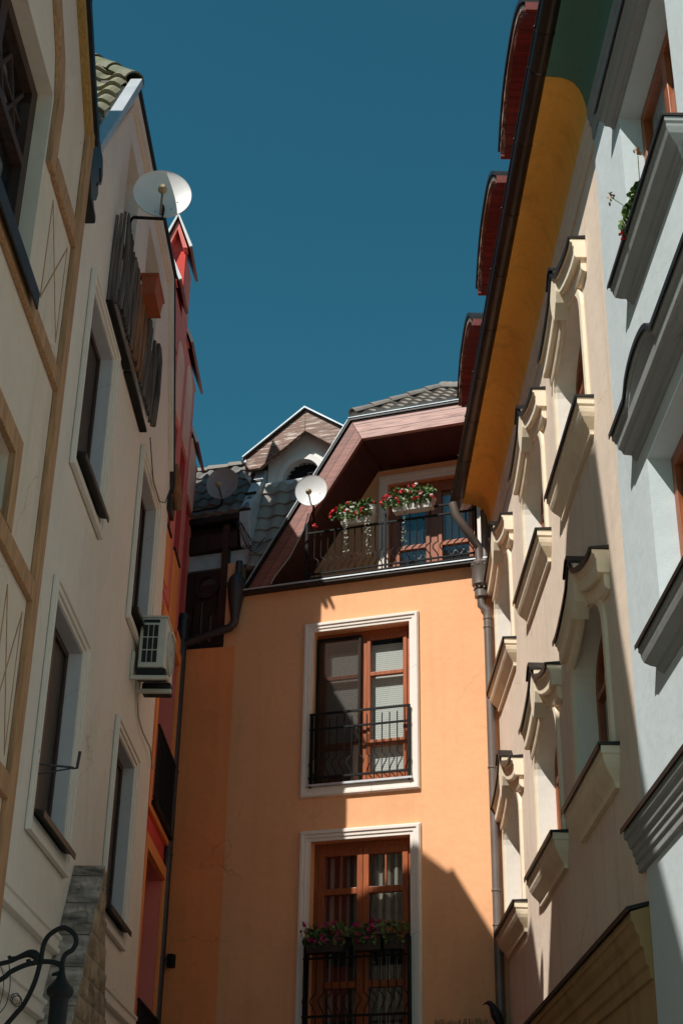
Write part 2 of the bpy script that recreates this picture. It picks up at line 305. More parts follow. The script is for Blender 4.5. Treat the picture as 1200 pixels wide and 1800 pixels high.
class MB:
    def __init__(s): s.v = []; s.f = []
    def add(s, pts, faces):
        b = len(s.v); s.v.extend([tuple(p) for p in pts]); s.f.extend([tuple(b + i for i in f) for f in faces]); return s
    def box(s, u0, u1, o0, o1, z0, z1):
        return s.add([(u0, o0, z0), (u1, o0, z0), (u1, o1, z0), (u0, o1, z0), (u0, o0, z1), (u1, o0, z1), (u1, o1, z1), (u0, o1, z1)],
                     [(0, 1, 2, 3), (4, 5, 6, 7), (0, 1, 5, 4), (1, 2, 6, 5), (2, 3, 7, 6), (3, 0, 4, 7)])
    def plate(s, outer, holes=(), o0=-.1, o1=0., back=True, ax='uz'):
        """flat slab with holes; outlines in (u,z), thickness from o0 to o1"""
        loops = [list(outer)] + [list(h) for h in holes]
        tri = tessellate_polygon([[Vector((a, b, 0)) for a, b in l] for l in loops])
        flat = [p for l in loops for p in l]
        def P(a, b, t):
            return (a, t, b) if ax == 'uz' else ((t, a, b) if ax == 'oz' else (a, b, t))
        n = len(flat)
        s_pts = [P(a, b, o1) for a, b in flat] + [P(a, b, o0) for a, b in flat]
        fs = [tuple(t) for t in tri]
        if back: fs += [tuple(i + n for i in t) for t in tri]
        k = 0
        for l in loops:
            m = len(l)
            for i in range(m):
                a, b = k + i, k + (i + 1) % m
                fs.append((a, b, b + n, a + n))
            k += m
        return s.add(s_pts, fs)
    def sweep(s, prof, path, closed=True, caps=True):
        """prof: (o, dz) list; path: (u, z, [scale_o]) stations"""
        k = len(prof); pts = []
        for st in path:
            u, z = st[0], st[1]; so = st[2] if len(st) > 2 else 1.
            for o, dz in prof: pts.append((u, o * so, z + dz))
        fs = []
        for i in range(len(path) - 1):
            for j in range(k if closed else k - 1):
                a = i * k + j; b = i * k + (j + 1) % k
                fs.append((a, b, b + k, a + k))
        if caps and closed:
            fs.append(tuple(range(k))); fs.append(tuple((len(path) - 1) * k + j for j in range(k)))
        return s.add(pts, fs)
    def mitred(s, prof, u0, u1):
        """moulding (open profile of (o, z), top to bottom) whose ends return to the wall"""
        om = max(o for o, z in prof); ob = min(o for o, z in prof); pts = []
        for o, z in prof:
            e = om - o; pts += [(u0 + e, ob, z), (u0 + e, o, z), (u1 - e, o, z), (u1 - e, ob, z)]
        fs = []; n = len(prof)
        for i in range(n - 1):
            for k in range(3): fs.append((i * 4 + k, i * 4 + k + 1, i * 4 + 4 + k + 1, i * 4 + 4 + k))
        fs += [(0, 1, 2, 3), tuple((n - 1) * 4 + k for k in range(4))]
        return s.add(pts, fs)
    def tube(s, path, r, n=8, cap=True):
        path = [Vector(p) for p in path]; rs = r if isinstance(r, (list, tuple)) else [r] * len(path)
        m = len(path); pts = []; up = None
        for i, p in enumerate(path):
            t = (path[min(i + 1, m - 1)] - path[max(i - 1, 0)]).normalized()
            if up is None:
                up = Vector((0, 0, 1)) if abs(t.z) < .9 else Vector((1, 0, 0))
            up = (up - t * up.dot(t))
            if up.length < 1e-5: up = Vector((1, 0, 0)) if abs(t.x) < .9 else Vector((0, 1, 0)); up = up - t * up.dot(t)
            up.normalize(); sd = t.cross(up)
            for k in range(n):
                a = 2 * pi * k / n; pts.append(p + (up * math.cos(a) + sd * math.sin(a)) * rs[i])
        fs = [(i * n + k, i * n + (k + 1) % n, (i + 1) * n + (k + 1) % n, (i + 1) * n + k) for i in range(m - 1) for k in range(n)]
        if cap: fs += [tuple(range(n)), tuple((m - 1) * n + k for k in range(n))]
        return s.add(pts, fs)
    def lathe(s, c, prof, n=20, axis=(0, 0, 1)):
        ax = Vector(axis).normalized(); t = Vector((1, 0, 0)) if abs(ax.x) < .9 else Vector((0, 1, 0))
        e1 = (t - ax * t.dot(ax)).normalized(); e2 = ax.cross(e1); c = Vector(c); pts = []
        for r, h in prof:
            for k in range(n):
                a = 2 * pi * k / n; pts.append(c + ax * h + (e1 * math.cos(a) + e2 * math.sin(a)) * r)
        m = len(prof)
        fs = [(i * n + k, i * n + (k + 1) % n, (i + 1) * n + (k + 1) % n, (i + 1) * n + k) for i in range(m - 1) for k in range(n)]
        fs += [tuple(range(n)), tuple((m - 1) * n + k for k in range(n))]
        return s.add(pts, fs)
    def ball(s, c, r, n=10):
        prof = [(max(.002, r * math.sin(pi * i / n)), -r * math.cos(pi * i / n)) for i in range(n + 1)]
        return s.lathe(c, prof, n + 4)
    def build(s, name, mat, parent=None, loc=None, smooth=False, bevel=0., fr=None, recalc=True):
        """loc: origin of the object in the thing's own (u,o,z) coordinates"""
        base = ORG.get(parent.name, (0, 0, 0)) if parent else (0, 0, 0)
        if loc is None: loc = base
        me = bpy.data.meshes.new(name)
        me.from_pydata([(p[0] - loc[0], -(p[1] - loc[1]), p[2] - loc[2]) for p in s.v], [], s.f)
        bm = bmesh.new(); bm.from_mesh(me)
        if recalc: bmesh.ops.recalc_face_normals(bm, faces=bm.faces)
        bm.to_mesh(me); bm.free()
        if smooth:
            for p in me.polygons: p.use_smooth = True
        me.materials.append(mat)
        ob = bpy.data.objects.new(name, me); COL.objects.link(ob)
        if parent:
            ob.parent = parent; ob.location = (loc[0] - base[0], -(loc[1] - base[1]), loc[2] - base[2])
        ORG[ob.name] = tuple(loc)
        if smooth:
            md = ob.modifiers.new('edge', 'EDGE_SPLIT'); md.split_angle = math.radians(40)
        if bevel:
            md = ob.modifiers.new('bevel', 'BEVEL'); md.width = bevel; md.segments = 2; md.limit_method = 'ANGLE'; md.angle_limit = math.radians(35)
        return ob
    def top(s, name, mat, fr, label, cat, u=0., z=0., o=0., group=None, **kw):
        """a thing that is one mesh"""
        ob = s.build(name, mat, None, loc=(u, o, z), **kw)
        ob.location = fr.at(u, z, o); ob.rotation_euler = (0, 0, fr.a)
        return tag(ob, label, cat, group)

def rect(u0, u1, z0, z1): return [(u0, z0), (u1, z0), (u1, z1), (u0, z1)]
def arch(uc, hw, z0, zs, rise, n=14):
    return [(uc - hw, z0), (uc + hw, z0)] + [(uc + hw * math.cos(pi * i / n), zs + rise * math.sin(pi * i / n)) for i in range(n + 1)]
def copy_tree(o, parent, d):
    c = o.copy(); COL.objects.link(c); c.parent = parent
    c.location = o.location + Vector((d[0], -d[1], d[2])) if d else o.location
    for ch in list(o.children): copy_tree(ch, c, None)
    return c

def tiles(mb, P0, uv, vv, nv, W, Ln, tw=.26, th=.33, amp=.035, step=.035, nu=8, clip=None):
    """wavy interlocking roof tiles with stepped courses"""
    P0, uv, vv, nv = map(Vector, (P0, uv, vv, nv))
    nx = max(2, int(W / tw * nu)); nr = max(1, int(math.ceil(Ln / th)))
    def wave(x):
        t = (x / tw) % 1.
        return amp * (math.sin(pi * min(t / .62, 1)) if t < .62 else -.35 * math.sin(pi * (t - .62) / .38))
    for r in range(nr):
        rows = []
        jz = random.uniform(-.004, .004)
        for yy, h in ((r * th - .012, -.03), (r * th - .012, step), ((r + .5) * th, step * .5), (min((r + 1) * th, Ln), 0.)):
            rows.append([P0 + uv * (W * i / nx) + vv * yy + nv * ((wave(W * i / nx) if h > -.02 else wave(W * i / nx) * .9) + h + jz) for i in range(nx + 1)])
        pts = [p for row in rows for p in row]; n = nx + 1; fs = []
        for k in range(3):
            for i in range(nx):
                if clip:
                    c = (pts[k * n + i] + pts[(k + 1) * n + i + 1]) * .5
                    if not clip(c): continue
                fs.append((k * n + i, k * n + i + 1, (k + 1) * n + i + 1, (k + 1) * n + i))
        mb.add(pts, fs)
    return mb
def ridge_caps(mb, a, b, r=.11, step=.36):
    a, b = Vector(a), Vector(b); d = (b - a); Ln = d.length; d.normalize()
    sd = Vector((d.y, -d.x, 0)).normalized(); up = sd.cross(d)
    if up.z < 0: up = -up
    k = max(1, int(Ln / step))
    for i in range(k):
        s0 = a + d * (Ln * i / k - .02); s1 = a + d * (Ln * (i + 1) / k + .04)
        pts = []
        for p, rr in ((s0, r * 1.12), (s1, r * .86)):
            for q in (1, .86):
                for j in range(9):
                    t = pi * j / 8; pts.append(p + sd * math.cos(t) * rr * q + up * (math.sin(t) * rr * q))
        fs = []
        for j in range(8):
            fs += [(j, j + 1, 18 + j + 1, 18 + j), (9 + j, 9 + j + 1, 27 + j + 1, 27 + j), (j, j + 1, 9 + j + 1, 9 + j), (18 + j, 18 + j + 1, 27 + j + 1, 27 + j)]
        mb.add(pts, fs)
    return mb

def belly_bar(mb, u, o, z0, z1, zb, sgn=1, r=.008, amp=.05, hb=.22):
    """round bar with an S-shaped belly starting at zb"""
    path = [(u, o, z0)]
    for i in range(13):
        t = i / 12
        w = math.sin(2 * pi * t) if False else (math.sin(pi * t) ** 1.2 * (1 if t < .62 else 1))
        sw = math.sin(pi * t) * 1.0 - .35 * math.sin(2 * pi * t)
        path.append((u + sgn * amp * sw, o + .25 * amp * math.sin(pi * t), zb + hb * t))
    path.append((u, o, z1))
    return mb.tube(path, r, 6)

def foliage(mb, n, c, s, size=.03, flat=.5):
    for i in range(n):
        while True:
            q = Vector((random.uniform(-1, 1), random.uniform(-1, 1), random.uniform(-1, 1)))
            if q.length < 1: break
        p = Vector((c[0] + q.x * s[0], c[1] + q.y * s[1], c[2] + q.z * s[2]))
        a = Vector((random.gauss(0, 1), random.gauss(0, 1), random.gauss(0, 1))).normalized()
        b = a.cross(Vector((random.gauss(0, 1), random.gauss(0, 1), random.gauss(0, 1)))).normalized()
        e = a.cross(b); h = size * random.uniform(.6, 1.25)
        mb.add([p - a * h, p - a * h * .35 + b * h * .8 + e * h * .2, p + a * h * .5 + b * h * .7, p + a * h, p + a * h * .5 - b * h * .7, p - a * h * .35 - b * h * .8 + e * h * .2],
               [(0, 1, 2, 3), (0, 3, 4, 5)])
    return mb
def blossom(mb, c, r=.035, n=9, ps=.016):
    c = Vector(c)
    for i in range(n):
        d = Vector((random.gauss(0, 1), random.gauss(0, 1), random.gauss(0, 1))).normalized()
        foliage(mb, 2, c + d * r * .7, (ps * .5,) * 3, ps)
    return mb

# ================================================================== ground
g = MB().add([(-120, -120, 0), (120, -120, 0), (120, 120, 0), (-120, 120, 0)], [(0, 1, 2, 3)])
go = g.build('alley_street', M['cobble']); go['kind'] = 'structure'

# ================================================================== orange end house
H = thing('orange_house', 'orange house closing the alley, white framed windows and flower balcony under a red wooden gable', 'house', FR)
OP1 = rect(-.68, .66, 6.97, 9.12); OP2 = rect(-.655, .655, 3.6, 6.27)
MB().plate([(-1.84, 0), (2.3, 0), (2.3, 9.80), (-1.84, 9.80)], [OP1, OP2], -.22, 0).build('wall', M['orange'], H)
# lower left bay that turns a little towards the red house, its top is the floor of the loggia
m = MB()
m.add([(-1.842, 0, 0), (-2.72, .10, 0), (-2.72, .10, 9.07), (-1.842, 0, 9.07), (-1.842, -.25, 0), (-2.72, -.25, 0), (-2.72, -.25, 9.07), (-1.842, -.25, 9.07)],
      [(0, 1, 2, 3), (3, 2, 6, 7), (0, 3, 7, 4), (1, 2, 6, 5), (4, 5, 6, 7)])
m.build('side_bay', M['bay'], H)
m = MB(); m.box(-2.02, -1.842, -.25, -.004, 9.075, 10.35); m.build('loggia_pier', M['orange'], H)
# sides and back so that the house is closed
MB().box(-3.6, -3.5, -5, -1.2, 0, 10.4).box(2.3, 2.4, -6, -.05, 0, 10.6).box(-3.6, 2.4, -6.1, -6, 0, 12).build('rear_wall', M['orange'], H)
MB().box(-1.83, 2.28, -.9, -.23, 0, .1).box(-1.83, 2.28, -1.0, -.9, 0, 9.5).box(-1.83, 2.28, -.9, -.23, 6.5, 6.6).build('room_back', M['room'], H)

def house_window(parent, u0, u1, z0, z1, surround_pts, kind):
    pass
def moulded_surround(mb, u0, u1, z0, z1, w=.14, bottom=True):
    """stepped frame round an opening u0..u1, z0..z1"""
    for (a, b, o) in ((0, w, .022), (w * .30, w * .98, .036), (w * .62, w * .90, .052)):
        # band between offsets a..b from the opening
        bz = z0 - b if bottom else z0; az = z0 - a if bottom else z0 - .001
        outer = [(u0 - b, bz), (u1 + b, bz), (u1 + b, z1 + b), (u0 - b, z1 + b)]
        inner = [(u0 - a, az if bottom else z0 + .001), (u1 + a, az if bottom else z0 + .001), (u1 + a, z1 + a), (u0 - a, z1 + a)]
        mb.plate(outer, [inner], 0 + .002, o)
    return mb
# --- upper French window
def frame_bars(mb, rects, o0, o1):
    for r in rects: mb.box(r[0], r[1], o0, o1, r[2], r[3])
    return mb
c1 = (-.01, -.15, 7.0)
w = MB()
frame_bars(w, [(-.68, .66, 9.03, 9.12), (-.68, -.60, 7.0, 9.03), (.585, .66, 7.0, 9.03), (-.045, .03, 7.0, 9.03)], -.20, -.13)
frame_bars(w, [(.031, .08, 7.05, 9.029), (.53, .584, 7.05, 9.029), (.08, .53, 8.98, 9.029), (.08, .53, 8.46, 8.515), (.08, .53, 7.5, 7.58), (.08, .53, 7.05, 7.14)], -.18, -.115)
frame_bars(w, [(-.599, -.55, 7.05, 9.029), (-.10, -.046, 7.05, 9.029), (-.55, -.10, 8.98, 9.029), (-.55, -.10, 8.46, 8.515), (-.55, -.10, 7.5, 7.58), (-.55, -.10, 7.05, 7.14)], -.18, -.125)
W1 = w.build('window', M['wood'], H, loc=c1, bevel=.006); W1['label'] = 'upper window with half open insect screen and white blinds'
g = MB()
for a, b in ((-.55, -.10), (.08, .53)):
    for z0, z1 in ((7.14, 7.5), (7.58, 8.46), (8.515, 8.98)): g.box(a, b, -.155, -.150, z0, z1)
g.build('pane', M['glass'], W1, recalc=True)
MB().box(.06, .55, -.235, -.225, 7.1, 8.93).box(-.57, -.08, -.235, -.225, 7.1, 8.86).build('blind_or_backing', M['blind_or_backing'], W1)
moulded_surround(MB(), -.68, .66, 6.97, 9.12, .132).build('surround', M['surround'], W1, bevel=.005)
MB().box(-.72, .70, -.20, .075, 6.972, 6.998).build('sill', M['zinc'], W1)
# insect screen on the left half (dark frame and cloth)
m = MB(); frame_bars(m, [(-.665, -.635, 7.0, 9.05), (-.07, -.04, 7.0, 9.05), (-.635, -.07, 9.02, 9.05), (-.635, -.07, 7.0, 7.04)], -.105, -.075)
m.build('screen_frame', M['iron'], W1)
def screen_mat():
    m = bpy.data.materials.new('screen_cloth'); m.use_nodes = True; nt = m.node_tree; nt.nodes.clear()
    o = N(nt, 'ShaderNodeOutputMaterial'); mx = N(nt, 'ShaderNodeMixShader'); mx.inputs[0].default_value = .36
    t = N(nt, 'ShaderNodeBsdfTransparent'); d = N(nt, 'ShaderNodeBsdfDiffuse'); d.inputs[0].default_value = (.07, .05, .04, 1)
    nt.links.new(t.outputs[0], mx.inputs[1]); nt.links.new(d.outputs[0], mx.inputs[2]); nt.links.new(mx.outputs[0], o.inputs[0]); return m
M['screen'] = screen_mat()
MB().box(-.635, -.07, -.092, -.09, 7.04, 9.02).build('screen', M['screen'], W1)
# railing of the upper window
def window_railing(parent, u0, u1, zt, z2, zb, o, n, tips):
    m = MB()
    m.box(u0 - .02, u1 + .02, o - .012, o + .012, zt - .014, zt + .014)
    m.box(u0 - .02, u1 + .02, o - .012, o + .012, z2 - .012, z2 + .012)
    m.box(u0 - .02, u1 + .02, o - .012, o + .012, zb - .014, zb + .014)
    for i in range(n):
        u = u0 + (u1 - u0) * (i + .5) / n
        belly_bar(m, u, o, zb - .10, (z2 + .14) if i % 4 in (1, 2, 3) and tips else zt, zb + .02, 1 if u > (u0 + u1) / 2 - .05 else -1, .0075, .055, .24)
    for u in (u0, u1): m.box(u - .012, u + .012, -.01 if o > 0 else o, o + .012, zb - .12, zt)
    return m.build('railing', M['iron'], parent)
window_railing(H, -.67, .66, 7.935, 7.73, 7.08, .06, 13, True)
# --- lower French window
c2 = (-.01, -.15, 3.6)
w = MB()
frame_bars(w, [(-.655, .655, 6.19, 6.27), (-.655, -.585, 3.6, 6.19), (.585, .655, 3.6, 6.19)], -.21, -.14)
for a, b in ((-.584, -.005), (.0, .584)):
    frame_bars(w, [(a, a + .075, 3.65, 6.189), (b - .075, b, 3.65, 6.189), (a + .075, b - .075, 6.10, 6.189), (a + .075, b - .075, 5.62, 5.70), (a + .075, b - .075, 4.5, 4.58), (a + .075, b - .075, 3.65, 3.8)], -.19, -.12)
    mid = (a + b) / 2
    w.box(mid - .012, mid + .012, -.175, -.135, 5.70, 6.10)
W2 = w.build('window', M['wood'], H, loc=c2, bevel=.006); W2['label'] = 'lower window with striped curtains behind divided panes'
g = MB()
for a, b in ((-.509, -.08), (.075, .509)):
    for z0, z1 in ((3.8, 4.5), (4.58, 5.62), (5.70, 6.10)): g.box(a, b, -.163, -.158, z0, z1)
g.build('pane', M['glass'], W2)
m = MB()
for k in range(48):      # gently folded curtain
    a = -.58 + 1.16 * k / 48; b = -.58 + 1.16 * (k + 1) / 48
    oa = -.27 - .025 * math.sin(k * 1.05); ob = -.27 - .025 * math.sin((k + 1) * 1.05)
    m.add([(a, oa, 3.7), (b, ob, 3.7), (b, ob, 6.15), (a, oa, 6.15)], [(0, 1, 2, 3)])
m.build('curtain', M['drape'], W2, smooth=True)
m = moulded_surround(MB(), -.655, .655, 3.6, 6.27, .14); m.build('surround', M['surround'], W2, bevel=.005)
window_railing(H, -.655, .655, 5.04, 4.82, 4.15, .11, 13, False)
# --- balcony ledge, wooden loggia
m = MB(); m.sweep([(-.9, 9.802), (.10, 9.802), (.135, 9.79), (.135, 9.85), (.10, 9.865), (-.9, 9.865)], [(-1.72, 0), (1.86, 0)]); m.build('balcony_ledge', M['sheet'], H, bevel=.004)
MB().sweep([(.137, 9.826), (.150, 9.830), (.150, 9.846), (.137, 9.85)], [(-1.72, 0), (1.86, 0)]).build('ledge_edge', M['zinc'], H)
DZ = (.10, 1.42, 9.89, 11.68)
MB().plate([(-1.74, 9.87), (2.2, 9.87), (2.2, 11.93), (-.15, 11.93)], [rect(*DZ)], -1.0, -.82).build('loggia_wall', M['orange'], H)
MB().box(-.2, 2.2, -2.2, -2.1, 9.87, 12).box(-.2, 2.2, -2.1, -1.0, 9.84, 9.865).build('loggia_room', M['room'], H)
w = MB(); frame_bars(w, [(.10, 1.42, 11.58, 11.68), (.10, .19, 9.87, 11.58), (1.33, 1.42, 9.87, 11.58), (.70, .82, 9.87, 11.58)], -.98, -.90)
for a, b in ((.19, .70), (.82, 1.33)):
    frame_bars(w, [(a + .001, a + .06, 9.9, 11.579), (b - .06, b - .001, 9.9, 11.579), (a + .06, b - .06, 11.5, 11.579), (a + .06, b - .06, 10.62, 10.69), (a + .06, b - .06, 9.9, 10.05)], -.96, -.885)
BD = w.build('balcony_door', M['wood'], H, loc=(.76, -.9, 9.87), bevel=.006)
g = MB()
for a, b in ((.25, .64), (.88, 1.27)):
    for z0, z1 in ((10.05, 10.62), (10.69, 11.5)): g.box(a, b, -.93, -.925, z0, z1)
g.build('pane', M['glass_sky'], BD)
m = MB()
for k in range(44):
    a = .2 + 1.12 * k / 44; b = .2 + 1.12 * (k + 1) / 44
    oa = -1.06 - .02 * math.sin(k * 1.3); ob = -1.06 - .02 * math.sin((k + 1) * 1.3)
    m.add([(a, oa, 9.9), (b, ob, 9.9), (b, ob, 11.0 if k < 22 else 11.5), (a, oa, 11.0 if k < 22 else 11.5)], [(0, 1, 2, 3)])
m.build('curtain', M['curtain'], BD, smooth=True)
m = MB()
for a, b, o in ((0, .14, -.79), (.04, .135, -.775), (.085, .125, -.758)):
    m.plate([(.10 - b, 9.87), (1.42 + b, 9.87), (1.42 + b, 11.68 + b), (.10 - b, 11.68 + b)], [[(.10 - a, 9.872), (1.42 + a, 9.872), (1.42 + a, 11.68 + a), (.10 - a, 11.68 + a)]], -.818, o)
m.build('surround', M['surround'], BD, bevel=.005)
# barge boards (front face at o = .09) and soffit
LB = [(-1.655, 9.866), (-1.37, 9.866), (-.005, 11.98), (-.165, 12.29)]
MB().plate(LB, [], .02, .09).build('barge_board', M['barge_l'], H, bevel=.004)
MB().plate([(-.162, 12.292), (-.002, 11.983), (1.60, 11.983), (1.72, 12.292)], [], .022, .093).build('barge_board', M['barge_t'], H, bevel=.004)
RBp = [(1.602, 11.98), (2.2, 11.05), (2.2, 11.75), (1.722, 12.30)]
MB().plate(RBp, [], .02, .09).build('barge_board', M['barge_l'], H, bevel=.004)
# verge flashing over the boards
def strip(mb, pts, w, o0, o1):
    for (a, b) in zip(pts[:-1], pts[1:]):
        d = Vector((b[0] - a[0], b[1] - a[1])).normalized(); n = Vector((-d.y, d.x)) * w
        mb.plate([a, b, (b[0] + n.x, b[1] + n.y), (a[0] + n.x, a[1] + n.y)], [], o0, o1)
    return mb
strip(MB(), [(-1.672, 9.87), (-.172, 12.300)], .03, -.3, .12).build('verge_flashing', M['sheet'], H)
strip(MB(), [(-.195, 12.300), (1.735, 12.300)], .035, -.1, .12).build('verge_flashing', M['sheet'], H)
strip(MB(), [(-.205, 12.337), (1.75, 12.337)], .012, -.1, .13).build('verge_flashing', M['lead'], H)
strip(MB(), [(-1.702, 9.88), (-.200, 12.318)], .011, -.3, .13).build('verge_flashing', M['lead'], H)
# soffits: sloped left one and flat top one, boards run into the house
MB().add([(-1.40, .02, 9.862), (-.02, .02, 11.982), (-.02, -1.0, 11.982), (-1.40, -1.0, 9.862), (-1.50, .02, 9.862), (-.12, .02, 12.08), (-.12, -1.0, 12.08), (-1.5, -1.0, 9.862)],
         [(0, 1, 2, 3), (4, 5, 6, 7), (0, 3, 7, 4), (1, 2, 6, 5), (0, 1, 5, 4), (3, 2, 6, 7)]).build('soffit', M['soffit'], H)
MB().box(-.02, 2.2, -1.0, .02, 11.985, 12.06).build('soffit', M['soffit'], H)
# main roofs
m = MB()
m.add([(-1.80, .0, 9.85), (-.22, .0, 12.345), (-.22, -4, 12.345), (-1.80, -4, 9.85)], [(0, 1, 2, 3)])
m.build('roof_slab', M['sheet'], H)
m = MB()
sl = Vector((0, -1.08, .90)); ln = sl.length; sl.normalize(); nn = Vector((0, .64, .768))
tiles(m, (-.20, .05, 12.41), (1, 0, 0), sl, nn, 2.0, ln, tw=.21, th=.25, amp=.028,
      clip=lambda c: c.x > -.20 + (.12 - c.y + .0) * .98 - .05 and c.x < 1.95)
m.build('front_roof', M['tile_grey'], H)
m = ridge_caps(MB(), (-.14, .06, 12.43), (.90, -1.05, 13.34), .085, .30)
ridge_caps(m, (.90, -1.05, 13.34), (1.35, -.55, 12.95), .085, .22)
ridge_caps(m, (.92, -1.05, 13.34), (.95, -3.2, 13.36), .085, .30)
m.build('ridge_tiles', M['ridge'], H, smooth=True)
MB().add([(-.2, -.05, 12.38), (.9, -1.1, 13.3), (.9, -5, 13.3), (-.9, -5, 11.2), (2.3, -.1, 11.3), (2.3, -5, 11.3)], [(0, 1, 2, 3), (1, 4, 5, 2)]).build('roof_slab', M['tile_grey'], H)
# upper tiled slope on the left (ridge against the sky) and steep lower slope beside the gable
m = MB(); d = Vector((0, -.95, 1.31)).normalized()
tiles(m, (-3.9, .03, 11.16), (1, 0, 0), d, Vector((0, .81, .587)), 2.18, 1.60, tw=.205, th=.27, amp=.028, step=.03)
m.build('left_roof', M['tile_shaded'], H)
ridge_caps(MB(), (-3.9, -.97, 12.47), (-1.80, -.97, 12.47), .10, .34).build('ridge_tiles', M['ridge'], H, smooth=True)
MB().add([(-3.9, -1.0, 12.45), (-1.78, -1.0, 12.45), (-1.78, -5, 9), (-3.9, -5, 9)], [(0, 1, 2, 3)]).build('rear_roof', M['tile_grey'], H)
m = MB(); d = Vector((0, -.45, 1.55)).normalized()
tiles(m, (-1.72, .005, 10.22), (1, 0, 0), d, Vector((0, .96, .28)), 1.5, 1.62, tw=.235, th=.235, amp=.03,
      clip=lambda c: c.z > 9.86 + (c.x + 1.78) * 1.58 - .0 )
m.build('lower_roof', M['tile_grey'], H)
MB().plate([(-1.75, 10.2), (-1.58, 10.2), (-.62, 11.72), (-.62, 11.8), (-1.75, 11.8)], [], -.60, -.48).build('roof_slab', M['sheet'], H)
# zinc flashing parapet between the two slopes
m = MB(); m.plate([(-.05, 10.62), (.06, 10.95), (.05, 11.16), (-.48, 12.06), (-.62, 12.06), (-.62, 10.62)], [], -1.86, -1.70, ax='oz')
m.build('flashing_parapet', M['lead'], H, bevel=.008)
for (o, z) in ((.052, 11.14), (-.13, 11.50), (-.31, 11.80)):
    MB().box(-1.868, -1.692, o - .012, o + .012, z - .012, z + .02).build('flashing_seam', M['sheet'], H)
MB().box(-1.70, -1.0, -.52, -.43, 11.73, 11.80).build('flashing_apron', M['lead'], H)
# dormer with arched window
DU = -1.02
m = MB(); wl = [(DU - .66, 11.6), (DU + .62, 11.6), (DU + .62, 12.3), (DU + .0, 12.74), (DU - .66, 12.27)]
hole = arch(DU - .12, .285, 11.70, 11.86, .285)
D = m.plate(wl, [hole], -1.6, -.5).build('dormer', M['white'], H, loc=(DU, -.5, 11.6))
hole2 = arch(DU - .12, .285, 11.70, 11.86, .285); outer2 = arch(DU - .12, .375, 11.705, 11.86, .375)
MB().plate(outer2, [arch(DU - .12, .286, 11.706, 11.861, .286)], -.498, -.47).build('surround', M['white'], D, bevel=.005)
m = MB()
for i in range(9):
    m.box(DU - .12 - .27 + i * .0675 - .006, DU - .12 - .27 + i * .0675 + .006, -.615, -.605, 11.7, 12.14)
for i in range(8): m.box(DU - .405, DU + .165, -.605, -.597, 11.72 + i * .06, 11.732 + i * .06)
m.build('grille', M['iron'], D)
MB().box(DU - .55, DU + .5, -.66, -.65, 11.65, 12.3).build('opening_back', M['black'], D)
# dormer barge: two sloped boards, roof slabs, gutter
for sgn in (-1, 1):
    pts = [(DU, 12.86), (DU + sgn * .94, 12.20), (DU + sgn * .86, 11.97) if sgn < 0 else (DU + .9, 11.97), (DU, 12.50)]
    if sgn < 0: pts = [(DU, 12.86), (DU - .93, 12.20), (DU - .93, 11.99), (DU - .70, 11.99), (DU, 12.50)]
    else: pts = [(DU + .001, 12.86), (DU + .93, 12.20), (DU + .93, 11.99), (DU + .70, 11.99), (DU + .001, 12.50)]
    MB().plate(pts, [], -.34, -.27).build('barge_board', M['barge_w'], D, bevel=.004)
    a = (DU, 12.875); b = (DU + sgn * .97, 12.185)
    pr = [a, b, (b[0], b[1] + .025), (a[0], a[1] + .028)]
    MB().plate(pr, [], -2.2, -.22).build('dormer_roof', M['lead'], D)
    pr = [(a[0], a[1] - .03), (b[0], b[1] - .03), (b[0], b[1] - .004), (a[0], a[1] - .004)]
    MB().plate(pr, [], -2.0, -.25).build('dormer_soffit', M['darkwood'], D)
MB().tube([(DU - .96, -1.6, 12.16), (DU - .96, -.26, 12.15)], .045, 8).tube([(DU - .96, -.4, 12.15), (DU - .96, -.4, 11.95), (DU - .86, -.42, 11.82), (DU - .78, -.46, 11.6)], .032, 8).build('gutter', M['zinc'], D, smooth=True)
# loggia on the left: eaves, wooden lining, arched door, cut-out parapet
MB().box(-3.4, -1.88, -.15, .05, 11.02, 11.13).build('eaves_gutter', M['sheet'], H, bevel=.02)
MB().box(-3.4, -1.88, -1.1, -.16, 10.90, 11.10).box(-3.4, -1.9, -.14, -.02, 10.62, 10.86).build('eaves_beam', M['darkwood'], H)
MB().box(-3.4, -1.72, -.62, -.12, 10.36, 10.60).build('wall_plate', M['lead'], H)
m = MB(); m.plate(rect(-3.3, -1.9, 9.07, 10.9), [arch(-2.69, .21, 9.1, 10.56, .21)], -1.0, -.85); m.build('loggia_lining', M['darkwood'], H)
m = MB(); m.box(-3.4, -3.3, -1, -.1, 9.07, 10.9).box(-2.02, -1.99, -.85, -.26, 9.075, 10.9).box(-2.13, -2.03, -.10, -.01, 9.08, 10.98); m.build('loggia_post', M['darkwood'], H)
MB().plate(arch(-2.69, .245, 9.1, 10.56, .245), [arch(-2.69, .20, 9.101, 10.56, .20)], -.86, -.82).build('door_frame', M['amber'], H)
MB().box(-3.0, -2.4, -.985, -.96, 9.1, 10.8).build('loggia_blind', M['blind_or_backing'], H)
ring = [(-2.34 + .135 * math.cos(2 * pi * i / 24), 10.06 + .135 * math.sin(2 * pi * i / 24)) for i in range(24)]
m = MB(); m.plate(rect(-3.2, -2.13, 9.13, 10.30), [ring, rect(-2.56, -2.51, 9.25, 9.78), rect(-2.44, -2.39, 9.2, 9.85), rect(-2.30, -2.24, 9.2, 9.62), [(-2.20, 9.6), (-2.16, 9.6), (-2.16, 10.18), (-2.19, 10.2), (-2.185, 9.95)]], -.09, -.05)
